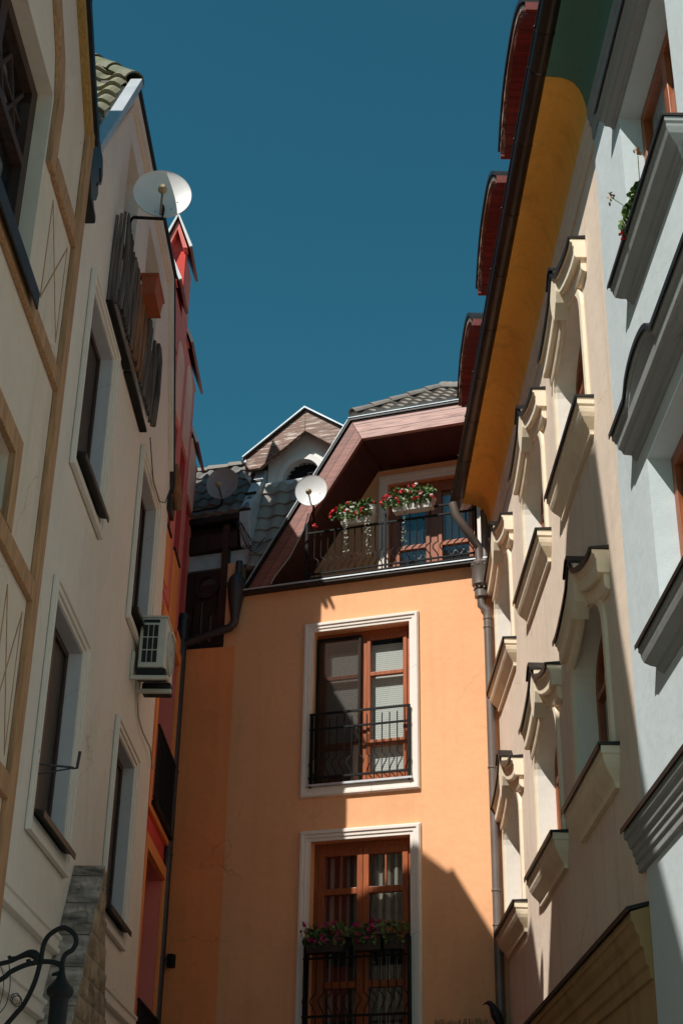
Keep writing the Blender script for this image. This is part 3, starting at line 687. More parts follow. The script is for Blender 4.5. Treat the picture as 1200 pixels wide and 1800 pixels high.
m.plate([(-2.34 + .20 * math.cos(2 * pi * i / 24), 10.06 + .20 * math.sin(2 * pi * i / 24)) for i in range(24)], [[(-2.34 + .136 * math.cos(2 * pi * i / 24), 10.06 + .136 * math.sin(2 * pi * i / 24)) for i in range(24)]], -.049, -.015)
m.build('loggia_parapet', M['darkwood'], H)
MB().box(-2.62, -2.02, -.2, .03, 9.073, 9.12).build('loggia_sill', M['sheet'], H)
# balcony railing with belly bars
m = MB(); ro = .085
m.box(-.80, 1.62, ro - .012, ro + .012, 9.885, 9.905)
m.box(-.80, 1.62, ro - .012, ro + .012, 9.945, 9.965)
m.box(-.80, 1.62, ro - .014, ro + .014, 10.58, 10.605)
m.box(.95, 1.62, ro - .014, ro + .014, 10.72, 10.745)
for i in range(25):
    u = -.78 + i * .0985
    belly_bar(m, u, ro, 9.86, 10.60 if i % 3 else 10.70, 9.98, 1 if i < 11 else -1, .0085, .06, .22)
for u in (-.8, .35, 1.62): m.box(u - .015, u + .015, ro - .015, ro + .015, 9.865, 10.74)
m.build('balcony_railing', M['iron'], H)
# right downpipe with rain head
P = MB()
P.tube([(1.40, .42, 10.56), (1.43, .40, 10.40), (1.60, .22, 10.10), (1.665, .13, 10.0), (1.665, .12, 9.75)], .058, 14)
P.tube([(1.74, .10, 10.55), (1.74, .10, 9.80)], .05, 14)
P.lathe((1.672, .12, 9.42), [(.085, 0), (.115, .03), (.118, .30), (.125, .31), (.125, .345), (.07, .39)], 20)
P.lathe((1.672, .12, 9.27), [(.06, 0), (.085, .01), (.085, .10), (.06, .12)], 18)
for k in range(8):
    a = 2 * pi * k / 8; P.ball((1.672 + .115 * math.cos(a), .12 + .115 * math.sin(a), 9.72), .017, 6); P.ball((1.672 + .085 * math.cos(a), .12 + .085 * math.sin(a), 9.40), .019, 6)
P.tube([(1.672, .12, 9.30), (1.672, .12, 9.17), (1.74, .105, 9.10), (1.745, .10, 9.02), (1.745, .10, 0)], .055, 16)
for z in (8.98, 8.86, 7.0, 5.5, 5.1, 4.1): P.lathe((1.745, .10, z), [(.059, -.014), (.063, -.01), (.063, .01), (.059, .014)], 16)
P.build('downpipe', M['pipe'], H, smooth=True)
# left downpipe with funnel head
P = MB()
P.tube([(-1.80, .10, 10.30), (-1.80, .10, 10.06)], .05, 12)
P.lathe((-1.815, .12, 9.42), [(.058, 0), (.07, .10), (.115, .36), (.128, .50), (.13, .54), (.10, .62), (.05, .68)], 20)
for k in range(8):
    a = 2 * pi * k / 8; P.ball((-1.815 + .13 * math.cos(a), .12 + .13 * math.sin(a), 9.93), .018, 6)
P.tube([(-1.815, .12, 9.45), (-1.82, .12, 9.37), (-1.88, .12, 9.30), (-2.43, .15, 9.16), (-2.56, .17, 9.11)], .058, 14)
P.tube([(-2.56, .18, 9.56), (-2.56, .18, 0)], .066, 16)
for z in (9.5, 9.2, 7.3, 6.2, 4.9): P.lathe((-2.56, .18, z), [(.07, -.02), (.075, -.015), (.075, .015), (.07, .02)], 16)
P.build('downpipe', M['pipe_dark'], H, smooth=True)
MB().box(-2.48, -2.40, .05, .16, 4.80, 4.96).build('junction_box', M['iron'], H, bevel=.006)
# narrow ledge with bird spikes at the lower right
MB().box(.95, 1.69, .002, .30, 3.88, 3.965).build('ledge', M['sheet'], H, bevel=.006)
m = MB()
for i in range(46):
    u = 1.0 + .014 * i + random.uniform(-.004, .004)
    for o in (.27, .2): m.tube([(u, o, 3.96), (u + random.uniform(-.03, .03), o + random.uniform(-.02, .05), 4.03 + random.uniform(-.02, .03))], .0018, 3)
m.build('bird_spikes', M['iron'], H)
# service cables on the gable
m = MB(); m.tube([(-.70, .30, 10.80), (-.80, .20, 10.62), (-1.02, .14, 10.25), (-1.25, .12, 9.98), (-1.30, .12, 9.88)], .011, 6)
m.build('antenna_cable', M['cable'], H)
m = MB()
for k in range(5):
    pts = []
    for i in range(12):
        t = i / 11; pts.append((-1.86 + .42 * t + .03 * math.sin(k + 3 * t), .08 + .02 * k * .5, 10.95 - .75 * math.sin(t * 1.9) ** 1.2 * (.8 + .05 * k) + .25 * t))
    m.tube(pts, .006, 5)
m.build('loose_cables', M['darkcable'], H)

# ---------------------------------------------------------------- flower boxes
def flower_box(fr, u0, u1, z0, o, label, boxmat, flowers, trail=0, h=.16, group=None, seed=1, nleaf=420, hang=.0, zl=.1):
    random.seed(seed)
    uc = (u0 + u1) / 2
    t = thing('flower_box', label, 'flower box', fr, uc, z0, o, group)
    L = (u1 - u0) / 2
    b = MB(); y = .085
    pts = []
    for (l, w_, z) in ((L * .93, y * .78, 0), (L, y, h), (L + .012, y + .012, h), (L + .012, y + .012, h + .02)):
        pts += [(-l, -w_, z), (l, -w_, z), (l, w_, z), (-l, w_, z)]
    fs = [(0, 1, 2, 3), (12, 13, 14, 15)]
    for k in range(3):
        for i in range(4): fs.append((k * 4 + i, k * 4 + (i + 1) % 4, (k + 1) * 4 + (i + 1) % 4, (k + 1) * 4 + i))
    b.add(pts, fs).build('trough', boxmat, t, bevel=.008)
    f = MB()
    for k in range(6):
        c = (-L + (k + .5) * 2 * L / 6 + random.uniform(-.03, .03), random.uniform(-.02, .06), h + zl * random.uniform(.6, 1.2))
        foliage(f, nleaf // 6, c, (.085, .10, zl * .95), .026)
        foliage(f, nleaf // 14, (c[0], .10, h - .03), (.05, .04, .08), .022)
    if hang:
        foliage(f, 60, (-L - .06, .06, h), (.12, .06, .10), .024)
    for k in range(26):
        u = random.uniform(-L, L); f.tube([(u, 0, h), (u + random.uniform(-.06, .06), random.uniform(-.02, .1), h + zl * random.uniform(1, 1.9))], .003, 4)
    f.build('foliage', M['leaf'], t)
    for nm, mat, cnt in flowers:
        m = MB()
        for k in range(cnt):
            u = random.uniform(-L * 1.08, L * 1.02)
            blossom(m, (u, random.uniform(.02, .14), h + zl * random.uniform(-.5, 1.9)), random.uniform(.022, .036), 7, .015)
        if hang and nm == 'red_blossom':
            for p in ((-L - .13, .08, h - .01), (-L - .10, .1, h + .05), (-L - .06, .1, h + .08), (-L - .36, .08, h - .12)): blossom(m, p, .04, 9, .017)
        m.build(nm, mat, t)
    if trail:
        for k in range(trail):
            m = MB()
            u = (-L * .55, L * .75, -L * .75)[k] if trail > 1 else -L * .35
            ln = random.uniform(.55, .8)
            for i in range(100):
                q = random.random(); foliage(m, 1, (u + random.gauss(0, .018), .10 + random.gauss(0, .012), h - .05 - ln * q), (.012, .01, .012), .013)
            m.build('trailing_plant', M['trail'], t)
    return t
FB = [('red_blossom', M['redflower'], 12), ('white_blossom', M['whiteflower'], 5)]
t = flower_box(FR, -.28, .20, 10.60, .12, 'ivory trough with red geraniums spilling left, beside the white dish on the balcony rail', M['trough'], FB, 2, group='flower boxes on the balcony rail', seed=3, hang=1, nleaf=520)
MB().lathe((.20, .02, .13), [(.05, 0), (.07, .10), (.07, .12), (.05, .13)], 14).build('watering_bulb', M['whitemetal'], t, smooth=True)
t = flower_box(FR, .47, 1.06, 10.68, .13, 'ivory trough with red and pink geraniums in front of the balcony door', M['trough'],
           [('red_blossom', M['redflower'], 11), ('pink_blossom', M['pinkflower'], 7), ('white_blossom', M['whiteflower'], 3)], 1, group='flower boxes on the balcony rail', seed=5, nleaf=620, hang=1, zl=.11)
flower_box(FR, -.60, -.10, 4.86, .19, 'dark trough with magenta petunias, left one on the lower window railing', M['darktrough'], [('magenta_blossom', M['magenta'], 34)], 0, group='flower boxes on the lower window', seed=8, nleaf=210)
flower_box(FR, .02, .36, 4.86, .19, 'dark trough with magenta petunias, middle one on the lower window railing', M['darktrough'], [('magenta_blossom', M['magenta'], 26)], 0, group='flower boxes on the lower window', seed=9, nleaf=150)
flower_box(FR, .39, .63, 4.86, .19, 'dark trough with dried yellow flowers at the right end of the lower window railing', M['darktrough'], [('dry_blossom', M['yellowflower'], 16)], 0, group='flower boxes on the lower window', seed=10, nleaf=60)

# ---------------------------------------------------------------- satellite dishes
def sat_dish(fr, u, z, o, r, az, el, mat, label, arm, ry=1.06, seed=0):
    """az/el: pointing direction relative to the facade frame (az 0 = straight out, positive towards +u)"""
    t = thing('satellite_dish', label, 'satellite dish', fr, u, z, o, 'satellite dishes')
    d = Vector((math.sin(az) * math.cos(el), math.cos(az) * math.cos(el), math.sin(el)))
    sx = Vector((d.y, -d.x, 0)).normalized(); up = sx.cross(d).normalized()
    if up.z < 0: up = -up
    m = MB(); n = 48; pts = []; depth = r * .22
    rings = [(0.001, 0), (.3, .02), (.55, .09), (.78, .38 * .6), (.93, .8), (1., 1.), (1.02, 1.), (1.02, .93), (.93, .72), (.6, .05), (.001, -.08)]
    for q, h in rings:
        hh = -depth * (1 - (q * q if q <= 1.0 else h)) if q <= 1.0 else -depth * (1 - h)
        pts += [d * hh + (sx * math.cos(2 * pi * k / n) * r * q + up * math.sin(2 * pi * k / n) * r * ry * q) for k in range(n)]
    # back shell: same bowl offset behind
    pts = []
    prof = [(.001, 0), (.25, 0), (.5, 0), (.75, 0), (.92, 0), (1., 0), (1.025, .02), (1.03, -.03), (.93, -.05), (.7, -.05), (.4, -.05), (.001, -.05)]
    for i, (q, h) in enumerate(prof):
        qq = min(q, 1.)
        hh = -depth * (1 - qq * qq) + h * r
        pts += [d * hh + (sx * math.cos(2 * pi * k / n) * r * q + up * math.sin(2 * pi * k / n) * r * ry * q) for k in range(n)]
    fs = [(i * n + k, i * n + (k + 1) % n, (i + 1) * n + (k + 1) % n, (i + 1) * n + k) for i in range(len(prof) - 1) for k in range(n)]
    m.add(pts, fs).build('reflector', mat, t, smooth=True)
    f0 = -up * r * ry * .93 - d * depth * .2; f1 = d * r * .72 - up * r * .42
    m = MB(); m.tube([f0, f0 * .5 + f1 * .5 - up * .02 * r, f1 - up * .10 * r], [.011, .011, .010], 8)
    m.tube([f1 - up * .10 * r, f1 - up * .15 * r - sx * .07 * r, f1 - up * .3 * r + sx * .04 * r], .005, 6)
    m.build('feed_arm', M['pipe_dark'] if mat == M['dish_shaded'] or seed else M['pipe'], t, smooth=True)
    m = MB(); m.lathe(f1, [(.018, -.05), (.03, -.02), (.042, .0), (.042, .02), (.02, .035)], 14, axis=-d); m.build('feed_horn', M['brass'], t, smooth=True)
    m = MB(); b0 = -d * (depth + .05 * r)
    m.tube([b0, b0 - d * .05 - up * .02], .035, 10)
    pa = [b0 - d * .05] + [Vector(a) for a in arm]
    m.tube(pa, .016, 8)
    m.build('mast', M['iron'], t, smooth=True)
    m = MB()
    for a, b in ((.35, -.55), (.55, -.2), (-.2, -.78)):
        p = sx * a * r + up * b * r * ry; q = math.hypot(a, b)
        m.ball(p - d * depth * (1 - q * q) + d * .002, .006, 5)
    m.build('bolt', M['iron'], t)
    return t
sat_dish(FR, -.655, 11.13, .34, .222, math.radians(8), math.radians(-2), M['dish'], 'round white satellite dish on the end of the flower balcony railing', [(.0, -.10, -.10), (.0, -.12, -.35), (-.02, -.23, -.45)], 1.04)
sat_dish(FR, -2.13, 11.60, .12, .232, math.radians(6), math.radians(-2), M['dish_shaded'], 'dark grey shaded satellite dish in front of the grey tiled roof', [(-.02, -.08, -.15), (-.03, -.09, -.30), (-.10, -.10, -.33), (-.52, -.1, -.35)], 1.05, seed=1)
m = MB(); cx = (1, 0)
# ---------------------------------------------------------------- crow
CR = thing('crow', 'black bird perched on the spiked ledge beside the downpipe', 'bird', FR, 1.69, 3.965, .24)
m = MB()
body = [(.075, -.02, -.03), (.06, -.01, .05), (.045, 0, .10), (.02, .0, .17), (-.005, .0, .215), (-.03, .0, .245), (-.055, .0, .262)]
m.tube([(.11, -.02, -.09), (.09, -.02, -.03), (.062, -.005, .06), (.035, 0, .12), (.008, .0, .18), (-.012, .0, .218), (-.035, 0, .243), (-.058, 0, .248), (-.075, 0, .246), (-.095, 0, .238), (-.118, 0, .226)],
       [.018, .03, .056, .062, .048, .034, .032, .026, .013, .009, .003], 14)
m.build('body', M['feather'], CR, smooth=True)
MB().tube([(.105, .035, -.07), (.08, .05, .03), (.05, .058, .10), (.03, .045, .15)], [.006, .03, .036, .012], 8).tube([(.105, -.045, -.07), (.08, -.06, .03), (.05, -.064, .10), (.03, -.045, .15)], [.006, .03, .036, .012], 8).build('wing', M['feather'], CR, smooth=True)
for o in (.02, -.02):
    MB().tube([(.05, o, .02), (.055, o, .0)], .006, 6).tube([(.055, o, .003), (.02, o, .003)], .005, 5).tube([(.055, o, .003), (.075, o, .003)], .005, 5).build('leg', M['iron'], CR)

# ================================================================== tan house on the right
T = thing('tan_house', 'pale tan house with arched windows, curly hoods and an orange eaves cove on the right', 'house', RT)
UC = (6.31, 3.86, 1.07); HW = .745
holes = []
for dz in (0, -2.98):
    for uc in UC: holes.append(arch(uc - .11, HW, 7.99 + dz, 8.98 + dz, .42, 16))
MB().plate([(-.3, 0), (7.62, 0), (8.01, 10.9), (-.3, 10.9)], holes, -.3, 0).build('wall', M['tan'], T)
MB().box(-.3, 8, -5.1, -5, 0, 11).box(-.4, -.3, -5, 0, 0, 10.9).box(-.3, 7.6, -1.6, -1.55, 0, 10.5).build('rear_wall', M['tan'], T)
MB().box(-.25, 7.55, -1.5, -.32, 6.6, 6.7).build('floor_slab', M['room'], T)
# cove and mouldings under the eaves
covep = [(-.002, 10.9), (-.002, 9.96), (.022, 9.965), (.022, 10.10), (.038, 10.11), (.038, 10.17), (.052, 10.18), (.052, 10.26), (.062, 10.30), (.07, 10.36), (.085, 10.44), (.11, 10.51), (.145, 10.57), (.19, 10.612), (.26, 10.64), (.40, 10.65), (.40, 10.9)]
MB().sweep(covep[7:] + [(.052, 10.9)], [(.06, 0), (8.0, 0)]).build('eaves_cove', M['cove'], T)
MB().sweep([(.001, 9.96), (.022, 9.965), (.022, 10.10), (.038, 10.11), (.038, 10.17), (.0515, 10.18), (.0515, 10.26), (.0515, 10.9), (.001, 10.9)], [(-.02, 0), (7.985, 0)]).build('eaves_moulding', M['tan'], T, bevel=.006)
# gutter with joints
def gutter(parent, u0, u1, mat, name='gutter'):
    m = MB(); c = (.455, 10.705); r = .088
    prof = [(c[0] + r * math.cos(pi + pi * i / 14), c[1] + r * math.sin(pi + pi * i / 14)) for i in range(15)]
    prof += [(c[0] + (r - .012) * math.cos(2 * pi - pi * i / 14), c[1] + (r - .012) * math.sin(2 * pi - pi * i / 14)) for i in range(15)]
    m.sweep(prof, [(u0, 0), (u1, 0)])
    m.tube([(u0, c[0] + r, c[1] + .004), (u1, c[0] + r, c[1] + .004)], .012, 8)
    g = m.build(name, mat, parent, smooth=True)
    u = u0 + .42
    while u < u1:
        m = MB(); m.sweep([(c[0] + (r + .004) * math.cos(pi + pi * i / 14), c[1] + (r + .004) * math.sin(pi + pi * i / 14)) for i in range(15)] + [(c[0] + (r - .014) * math.cos(2 * pi - pi * i / 14), c[1] + (r - .014) * math.sin(2 * pi - pi * i / 14)) for i in range(15)], [(u, 0), (u + .022, 0)])
        m.ball((u + .01, c[0] + r + .005, c[1] + .012), .016, 5)
        m.build('gutter_joint', mat, g, smooth=True)
        u += .98
    return g
gutter(T, -.16, 8.05, M['gutter'])
MB().add([(-.3, .52, 10.78), (8.02, .52, 10.78), (8.02, -2.5, 13.6), (-.3, -2.5, 13.6), (-.3, .40, 10.66), (8.02, .40, 10.66), (8.02, -2.5, 13.4), (-.3, -2.5, 13.4)],
         [(0, 1, 2, 3), (4, 5, 6, 7), (0, 1, 5, 4), (0, 3, 7, 4), (1, 2, 6, 5)]).build('roof', M['redroof'], T)
MB().add([(-.3, -2.5, 13.6), (8.02, -2.5, 13.6), (8.02, -5.1, 11), (-.3, -5.1, 11)], [(0, 1, 2, 3)]).build('rear_roof', M['redroof'], T)
# segmental dormer roofs above the gutter
def dormer(parent, uc, hw):
    loc = (uc, .42, 12.2)
    zt = lambda t: 12.30 + .44 * (1 - abs(t) ** 2.6)
    n = 18
    st = [-1 + 2 * i / n for i in range(n + 1)]
    slab = [(uc + hw * t, zt(t)) for t in st] + [(uc + hw * t, zt(t) + .05) for t in reversed(st)]
    d = MB().plate(slab, [], -1.6, .425).build('dormer', M['sheet'], parent, loc=loc)
    fas = [(uc + hw * .97 * t, zt(t) - .004) for t in st] + [(uc + hw * .97 * t, zt(t) - .075) for t in reversed(st)]
    MB().plate(fas, [], .36, .405).build('fascia', M['barge_w'], d)
    sof = [(uc + hw * .95 * t, zt(t) - .07) for t in st] + [(uc + hw * .95 * t, zt(t) - .10) for t in reversed(st)]
    MB().plate(sof, [], -.2, .365).build('soffit', M['dormerboards'], d)
    wl = [(uc - hw * .9, 11.0), (uc + hw * .9, 11.0)] + [(uc + hw * .9 * t, zt(t) - .11) for t in reversed(st)]
    MB().plate(wl, [rect(uc - .4, uc + .4, 11.3, 12.2)], -.3, -.12).build('front_wall', M['dormerboards'], d)
    MB().box(uc - .4, uc + .4, -.22, -.21, 11.3, 12.2).build('pane', M['glass_sky'], d)
    MB().box(uc + hw * .955, uc + hw * 1.0, -1.0, .40, 12.20, 12.30).build('eaves_board', M['dormerboards'], d)
    MB().box(uc - hw, uc - hw * .955, -1.0, .40, 12.20, 12.30).build('eaves_board', M['dormerboards'], d)
    return d
d0 = dormer(T, 3.71, 1.06)
for du in (2.5, -2.76): copy_tree(d0, T, (du, 0, 0))
# ------------------------------------------------ arched window with hood (built once, copied)
def hood_curve(t):
    t = abs(t)
    pts = [(0, .29), (.05, .25), (.11, .185), (.2, .125), (.3, .085), (.45, .035), (.62, -.01), (.8, -.045), (.9, -.055), (1.0, -.05)]
    for (a, b), (c, d) in zip(pts[:-1], pts[1:]):
        if t <= c: return b + (d - b) * (t - a) / (c - a)
    return pts[-1][1]
def arched_window(parent, uc):
    z0, zs, ri = 7.99, 8.98, .42
    ua = uc - .11
    loc = (uc, 0, z0)
    o0, o1 = -.24, -.18
    f = MB().plate(arch(ua, HW + .02, z0, zs, ri + .02, 16), [arch(ua, HW - .075, z0 + .08, zs, ri - .06, 16)], o0, o1)
    f.box(ua - .03, ua + .03, o0 + .004, o1 + .012, z0 + .08, zs + .38); f.box(ua - HW + .07, ua - .031, o0 + .004, o1 + .006, zs - .1, zs - .045); f.box(ua + .031, ua + HW - .07, o0 + .004, o1 + .006, zs - .1, zs - .045)
    w = f.build('window', M['wood'], parent, loc=loc, bevel=.005)
    MB().plate(arch(ua, HW - .07, z0 + .07, zs, ri - .05, 16), [], -.215, -.21).build('pane', M['glass'], w)
    m = MB()
    for k in range(30):
        a = ua - .7 + 1.4 * k / 30; b = ua - .7 + 1.4 * (k + 1) / 30
        oa = -.30 - .018 * math.sin(k * 1.7); ob = -.30 - .018 * math.sin((k + 1) * 1.7)
        m.add([(a, oa, z0), (b, ob, z0), (b, ob, zs + .1), (a, oa, zs + .1)], [(0, 1, 2, 3)])
    m.build('curtain', M['curtain'], w, smooth=True)
    MB().plate(arch(ua, HW + .085, z0 - .02, zs, ri + .085, 20), [arch(ua, HW + .001, z0 - .019, zs, ri + .001, 20)], .001, .032).build('surround', M['tan_trim'], w, bevel=.006)
    # sill: dark sheet cover over a coved body
    us0, us1 = uc - .96, uc + .84
    s = [(.001, 7.956), (.14, 7.955), (.14, 7.90), (.128, 7.89), (.126, 7.868), (.118, 7.835), (.102, 7.80), (.080, 7.766), (.058, 7.738), (.042, 7.712), (.036, 7.69), (.034, 7.668), (.001, 7.665)]
    MB().mitred(s, us0, us1).build('sill', M['tan_trim'], w)
    MB().plate(arch(ua, HW - .001, z0 - .03, zs, ri - .001, 20), [arch(ua, HW - .013, z0 - .029, zs, ri - .013, 20)], -.178, .002).build('reveal', M['reveal_ivory'], w)
    MB().sweep([(-.02, 7.958), (.158, 7.958), (.158, 7.925), (.163, 7.925), (.163, 7.975), (-.02, 7.985)], [(us0 - .012, 0), (us1 + .012, 0)]).build('sill_cover', M['sheet'], w)
    # hood
    S = [i / 20 * .97 for i in range(-20, 21)]
    path = [(uc + t, 9.535 + hood_curve(t / .97)) for t in S]
    body = [(.0, 0), (.135, 0), (.135, -.028), (.118, -.04), (.112, -.07), (.104, -.085), (.104, -.175), (.095, -.195), (.0, -.195)]
    hd = MB().sweep(body, path).build('hood', M['tan_trim'], w, bevel=.004)
    p2 = [(uc + t * .97, 9.535 - .185 + hood_curve(t / .97) * 1.1) for t in S]
    MB().sweep([(.001, 0), (.05, 0), (.05, -.09), (.04, -.115), (.02, -.13), (.001, -.135)], [q for q in p2]).build('hood_moulding', M['tan_trim'], w, bevel=.004)
    MB().sweep([(-.0, .004), (.15, .002), (.15, -.03), (.157, -.03), (.157, .018), (.0, .035)], [(uc + t * 1.01, 9.535 + hood_curve(t / .97)) for t in S]).build('hood_cover', M['sheet'], w)
    # keystone with a small roof of its own
    zk = 9.535 + .29
    key = [(uc - .17, zk - .06), (uc - .15, zk - .30), (uc - .11, zk - .40), (uc, zk - .52), (uc + .11, zk - .40), (uc + .15, zk - .30), (uc + .17, zk - .06), (uc + .05, zk - .005), (uc - .05, zk - .005)]
    MB().plate(key, [], .003, .137).build('keystone', M['tan_trim'], w, bevel=.006)
    MB().plate([(uc - .17, zk - .085), (uc - .05, zk + .008), (uc + .05, zk + .008), (uc + .17, zk - .085), (uc + .17, zk - .06), (uc + .05, zk + .038), (uc - .05, zk + .038), (uc - .17, zk - .06)], [], .001, .172).build('hood_cover', M['sheet'], w)
    return w
w0 = arched_window(T, UC[0])
for uc in UC[1:]: copy_tree(w0, T, (uc - UC[0], 0, 0))
for uc in UC: copy_tree(w0, T, (uc - UC[0] , 0, -2.98))
# string course above the ground floor
MB().sweep([(0, 3.70), (.13, 3.66), (.13, 3.60), (.115, 3.59), (.105, 3.54), (.08, 3.50), (.08, 3.44), (.06, 3.43), (.05, 3.33), (.03, 3.31), (.03, 3.24), (0, 3.23)], [(-.1, 0), (7.70, 0)]).build('string_course', M['ochre'], T, bevel=.004)  # ochre stains; the shade on the course is put into this colour too
MB().box(-.1, 7.72, .0005, .010, 0, 3.232).build('ground_floor_facing', M['ochre'], T)
MB().sweep([(0, 3.705), (.14, 3.668), (.15, 3.65), (.155, 3.655), (.155, 3.69), (0, 3.73)], [(-.1, 0), (7.71, 0)]).build('string_cover', M['sheet'], T)
MB().box(-.1, 7.6, .0105, .022, 2.62, 2.66).build('base_band', M['ochre'], T)

# ================================================================== mint house, nearest on the right
K = thing('mint_house', 'pale mint house with window hoods toned as if in deep shade at the right edge', 'house', MT)
Wm = (1.06, 2.52, 7.99, 9.41); Wl = (.955, 2.42, 5.28, 6.48)
MB().plate([(-.16, 0), (6.5, 0), (6.5, 11), (.20, 11)], [rect(*Wm), rect(*Wl)], -.3, .012).build('wall', M['mint'], K)
MB().box(6.5, 6.6, -5, 0, 0, 11).box(.3, 6.6, -5.1, -5, 0, 11).box(.3, 6.5, -1.5, -1.45, 0, 10.5).box(.3, 6.5, -1.45, -.31, 7.1, 7.2).build('rear_wall', M['mint'], K)
MB().sweep(covep[7:] + [(.052, 10.9)], [(.205, 0), (6.4, 0)]).build('eaves_cove', M['green'], K)
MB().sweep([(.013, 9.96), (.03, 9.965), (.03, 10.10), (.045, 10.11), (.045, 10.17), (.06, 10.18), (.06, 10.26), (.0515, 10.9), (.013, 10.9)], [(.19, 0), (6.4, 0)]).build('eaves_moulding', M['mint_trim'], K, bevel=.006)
gutter(K, .26, 6.4, M['gutter'])
MB().add([(.23, .52, 10.78), (6.5, .52, 10.78), (6.5, -2.5, 13.6), (.23, -2.5, 13.6), (.23, .40, 10.66), (6.5, .40, 10.66), (6.5, -2.5, 13.4), (.23, -2.5, 13.4)],
         [(0, 1, 2, 3), (4, 5, 6, 7), (0, 1, 5, 4), (0, 3, 7, 4), (1, 2, 6, 5)]).build('roof', M['redroof'], K)
MB().add([(.23, -2.5, 13.6), (6.5, -2.5, 13.6), (6.5, -5.1, 11), (.23, -5.1, 11)], [(0, 1, 2, 3)]).build('rear_roof', M['redroof'], K)
d1 = dormer(K, 1.05, 1.06)
def mint_window(u0, u1, z0, z1, label):
    w = MB(); frame_bars(w, [(u0, u1, z1 - .09, z1), (u0, u0 + .08, z0, z1 - .09), (u1 - .08, u1, z0, z1 - .09), ((u0 + u1) / 2 - .05, (u0 + u1) / 2 + .05, z0, z1 - .09), (u0 + .08, u1 - .08, z0, z0 + .08)], -.22, -.15)
    ob = w.build('window', M['wood'], K, loc=((u0 + u1) / 2, 0, z0), bevel=.005); ob['label'] = label
    g = MB(); c = (u0 + u1) / 2
    g.box(u0 + .08, c - .05, -.19, -.185, z0 + .08, z1 - .09).box(c + .05, u1 - .08, -.19, -.185, z0 + .08, z1 - .09).build('pane', M['glass'], ob)
    m = MB()
    for k in range(30):
        a = u0 + (u1 - u0) * k / 30; b = u0 + (u1 - u0) * (k + 1) / 30
        oa = -.26 - .018 * math.sin(k * 1.7); oc = -.26 - .018 * math.sin((k + 1) * 1.7)
        m.add([(a, oa, z0), (b, oc, z0), (b, oc, z1), (a, oa, z1)], [(0, 1, 2, 3)])
    m.build('curtain', M['curtain'], ob, smooth=True)
    return ob
mw1 = mint_window(*Wm, 'upper window of the mint house with geraniums on its sill')
mw2 = mint_window(*Wl, 'lower window of the mint house under an arched hood')
# upper window: hood and sill
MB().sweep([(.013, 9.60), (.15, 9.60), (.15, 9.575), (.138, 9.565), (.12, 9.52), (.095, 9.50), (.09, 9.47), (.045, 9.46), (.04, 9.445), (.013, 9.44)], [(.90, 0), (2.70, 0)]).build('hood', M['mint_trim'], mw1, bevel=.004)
MB().sweep([(.012, 9.605), (.16, 9.603), (.165, 9.58), (.17, 9.58), (.17, 9.615), (.012, 9.63)], [(.89, 0), (2.71, 0)]).build('hood_cover', M['sheet'], mw1)
MB().mitred([(.0135, 7.956), (.145, 7.955), (.145, 7.925), (.135, 7.912), (.133, 7.89), (.12, 7.85), (.09, 7.82), (.058, 7.80), (.05, 7.77), (.035, 7.755), (.03, 7.73), (.0135, 7.72)], .87, 2.67).build('sill', M['mint_trim'], mw1)
MB().sweep([(-.1, 7.96), (.158, 7.958), (.162, 7.945), (.167, 7.945), (.167, 7.975), (-.1, 7.985)], [(.86, 0), (2.68, 0)]).build('sill_cover', M['sheet'], mw1)
# lower window: hood with a small arch, sill
def hz(u):
    c, h = 1.56, .40
    return 6.84 + (.16 * max(0, 1 - ((u - c) / h) ** 2) ** .5 if abs(u - c) < h else 0)
S = [.64 + (2.95 - .64) * i / 48 for i in range(49)]
MB().sweep([(.013, -.002), (.17, -.002), (.17, -.05), (.155, -.055), (.15, -.075), (.013, -.075)], [(u, hz(u)) for u in S]).build('hood', M['mint_trim'], mw2, bevel=.003)
MB().box(.66, 2.93, .0125, .03, 6.70, 6.95).sweep([(.013, 6.76), (.15, 6.76), (.14, 6.70), (.12, 6.69), (.105, 6.66), (.05, 6.655), (.04, 6.62), (.013, 6.61)], [(.68, 0), (2.91, 0)]).build('hood_frieze', M['mint_trim'], mw2, bevel=.003)
MB().sweep([(.012, .0), (.18, -.002), (.185, -.03), (.19, -.03), (.19, .012), (.012, .022)], [(u + (-.012 if u < 1 else .0), hz(u)) for u in S]).build('hood_cover', M['sheet'], mw2)
MB().mitred([(.0135, 5.161), (.14, 5.16), (.14, 5.13), (.13, 5.115), (.128, 5.09), (.115, 5.05), (.085, 5.02), (.055, 5.0), (.045, 4.97), (.03, 4.955), (.0135, 4.94)], .78, 2.6).build('sill', M['mint_trim'], mw2)
MB().sweep([(-.1, 5.165), (.152, 5.163), (.156, 5.15), (.161, 5.15), (.161, 5.18), (-.1, 5.19)], [(.77, 0), (2.61, 0)]).build('sill_cover', M['sheet'], mw2)
# string course
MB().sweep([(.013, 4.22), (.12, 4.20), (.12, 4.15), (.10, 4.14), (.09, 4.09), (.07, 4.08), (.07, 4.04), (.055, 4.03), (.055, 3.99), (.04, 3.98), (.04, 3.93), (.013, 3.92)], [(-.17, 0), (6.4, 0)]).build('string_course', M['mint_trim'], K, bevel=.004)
MB().sweep([(.012, 4.225), (.13, 4.207), (.135, 4.19), (.14, 4.19), (.14, 4.225), (.012, 4.25)], [(-.18, 0), (6.4, 0)]).build('string_cover', M['sheet'], K)
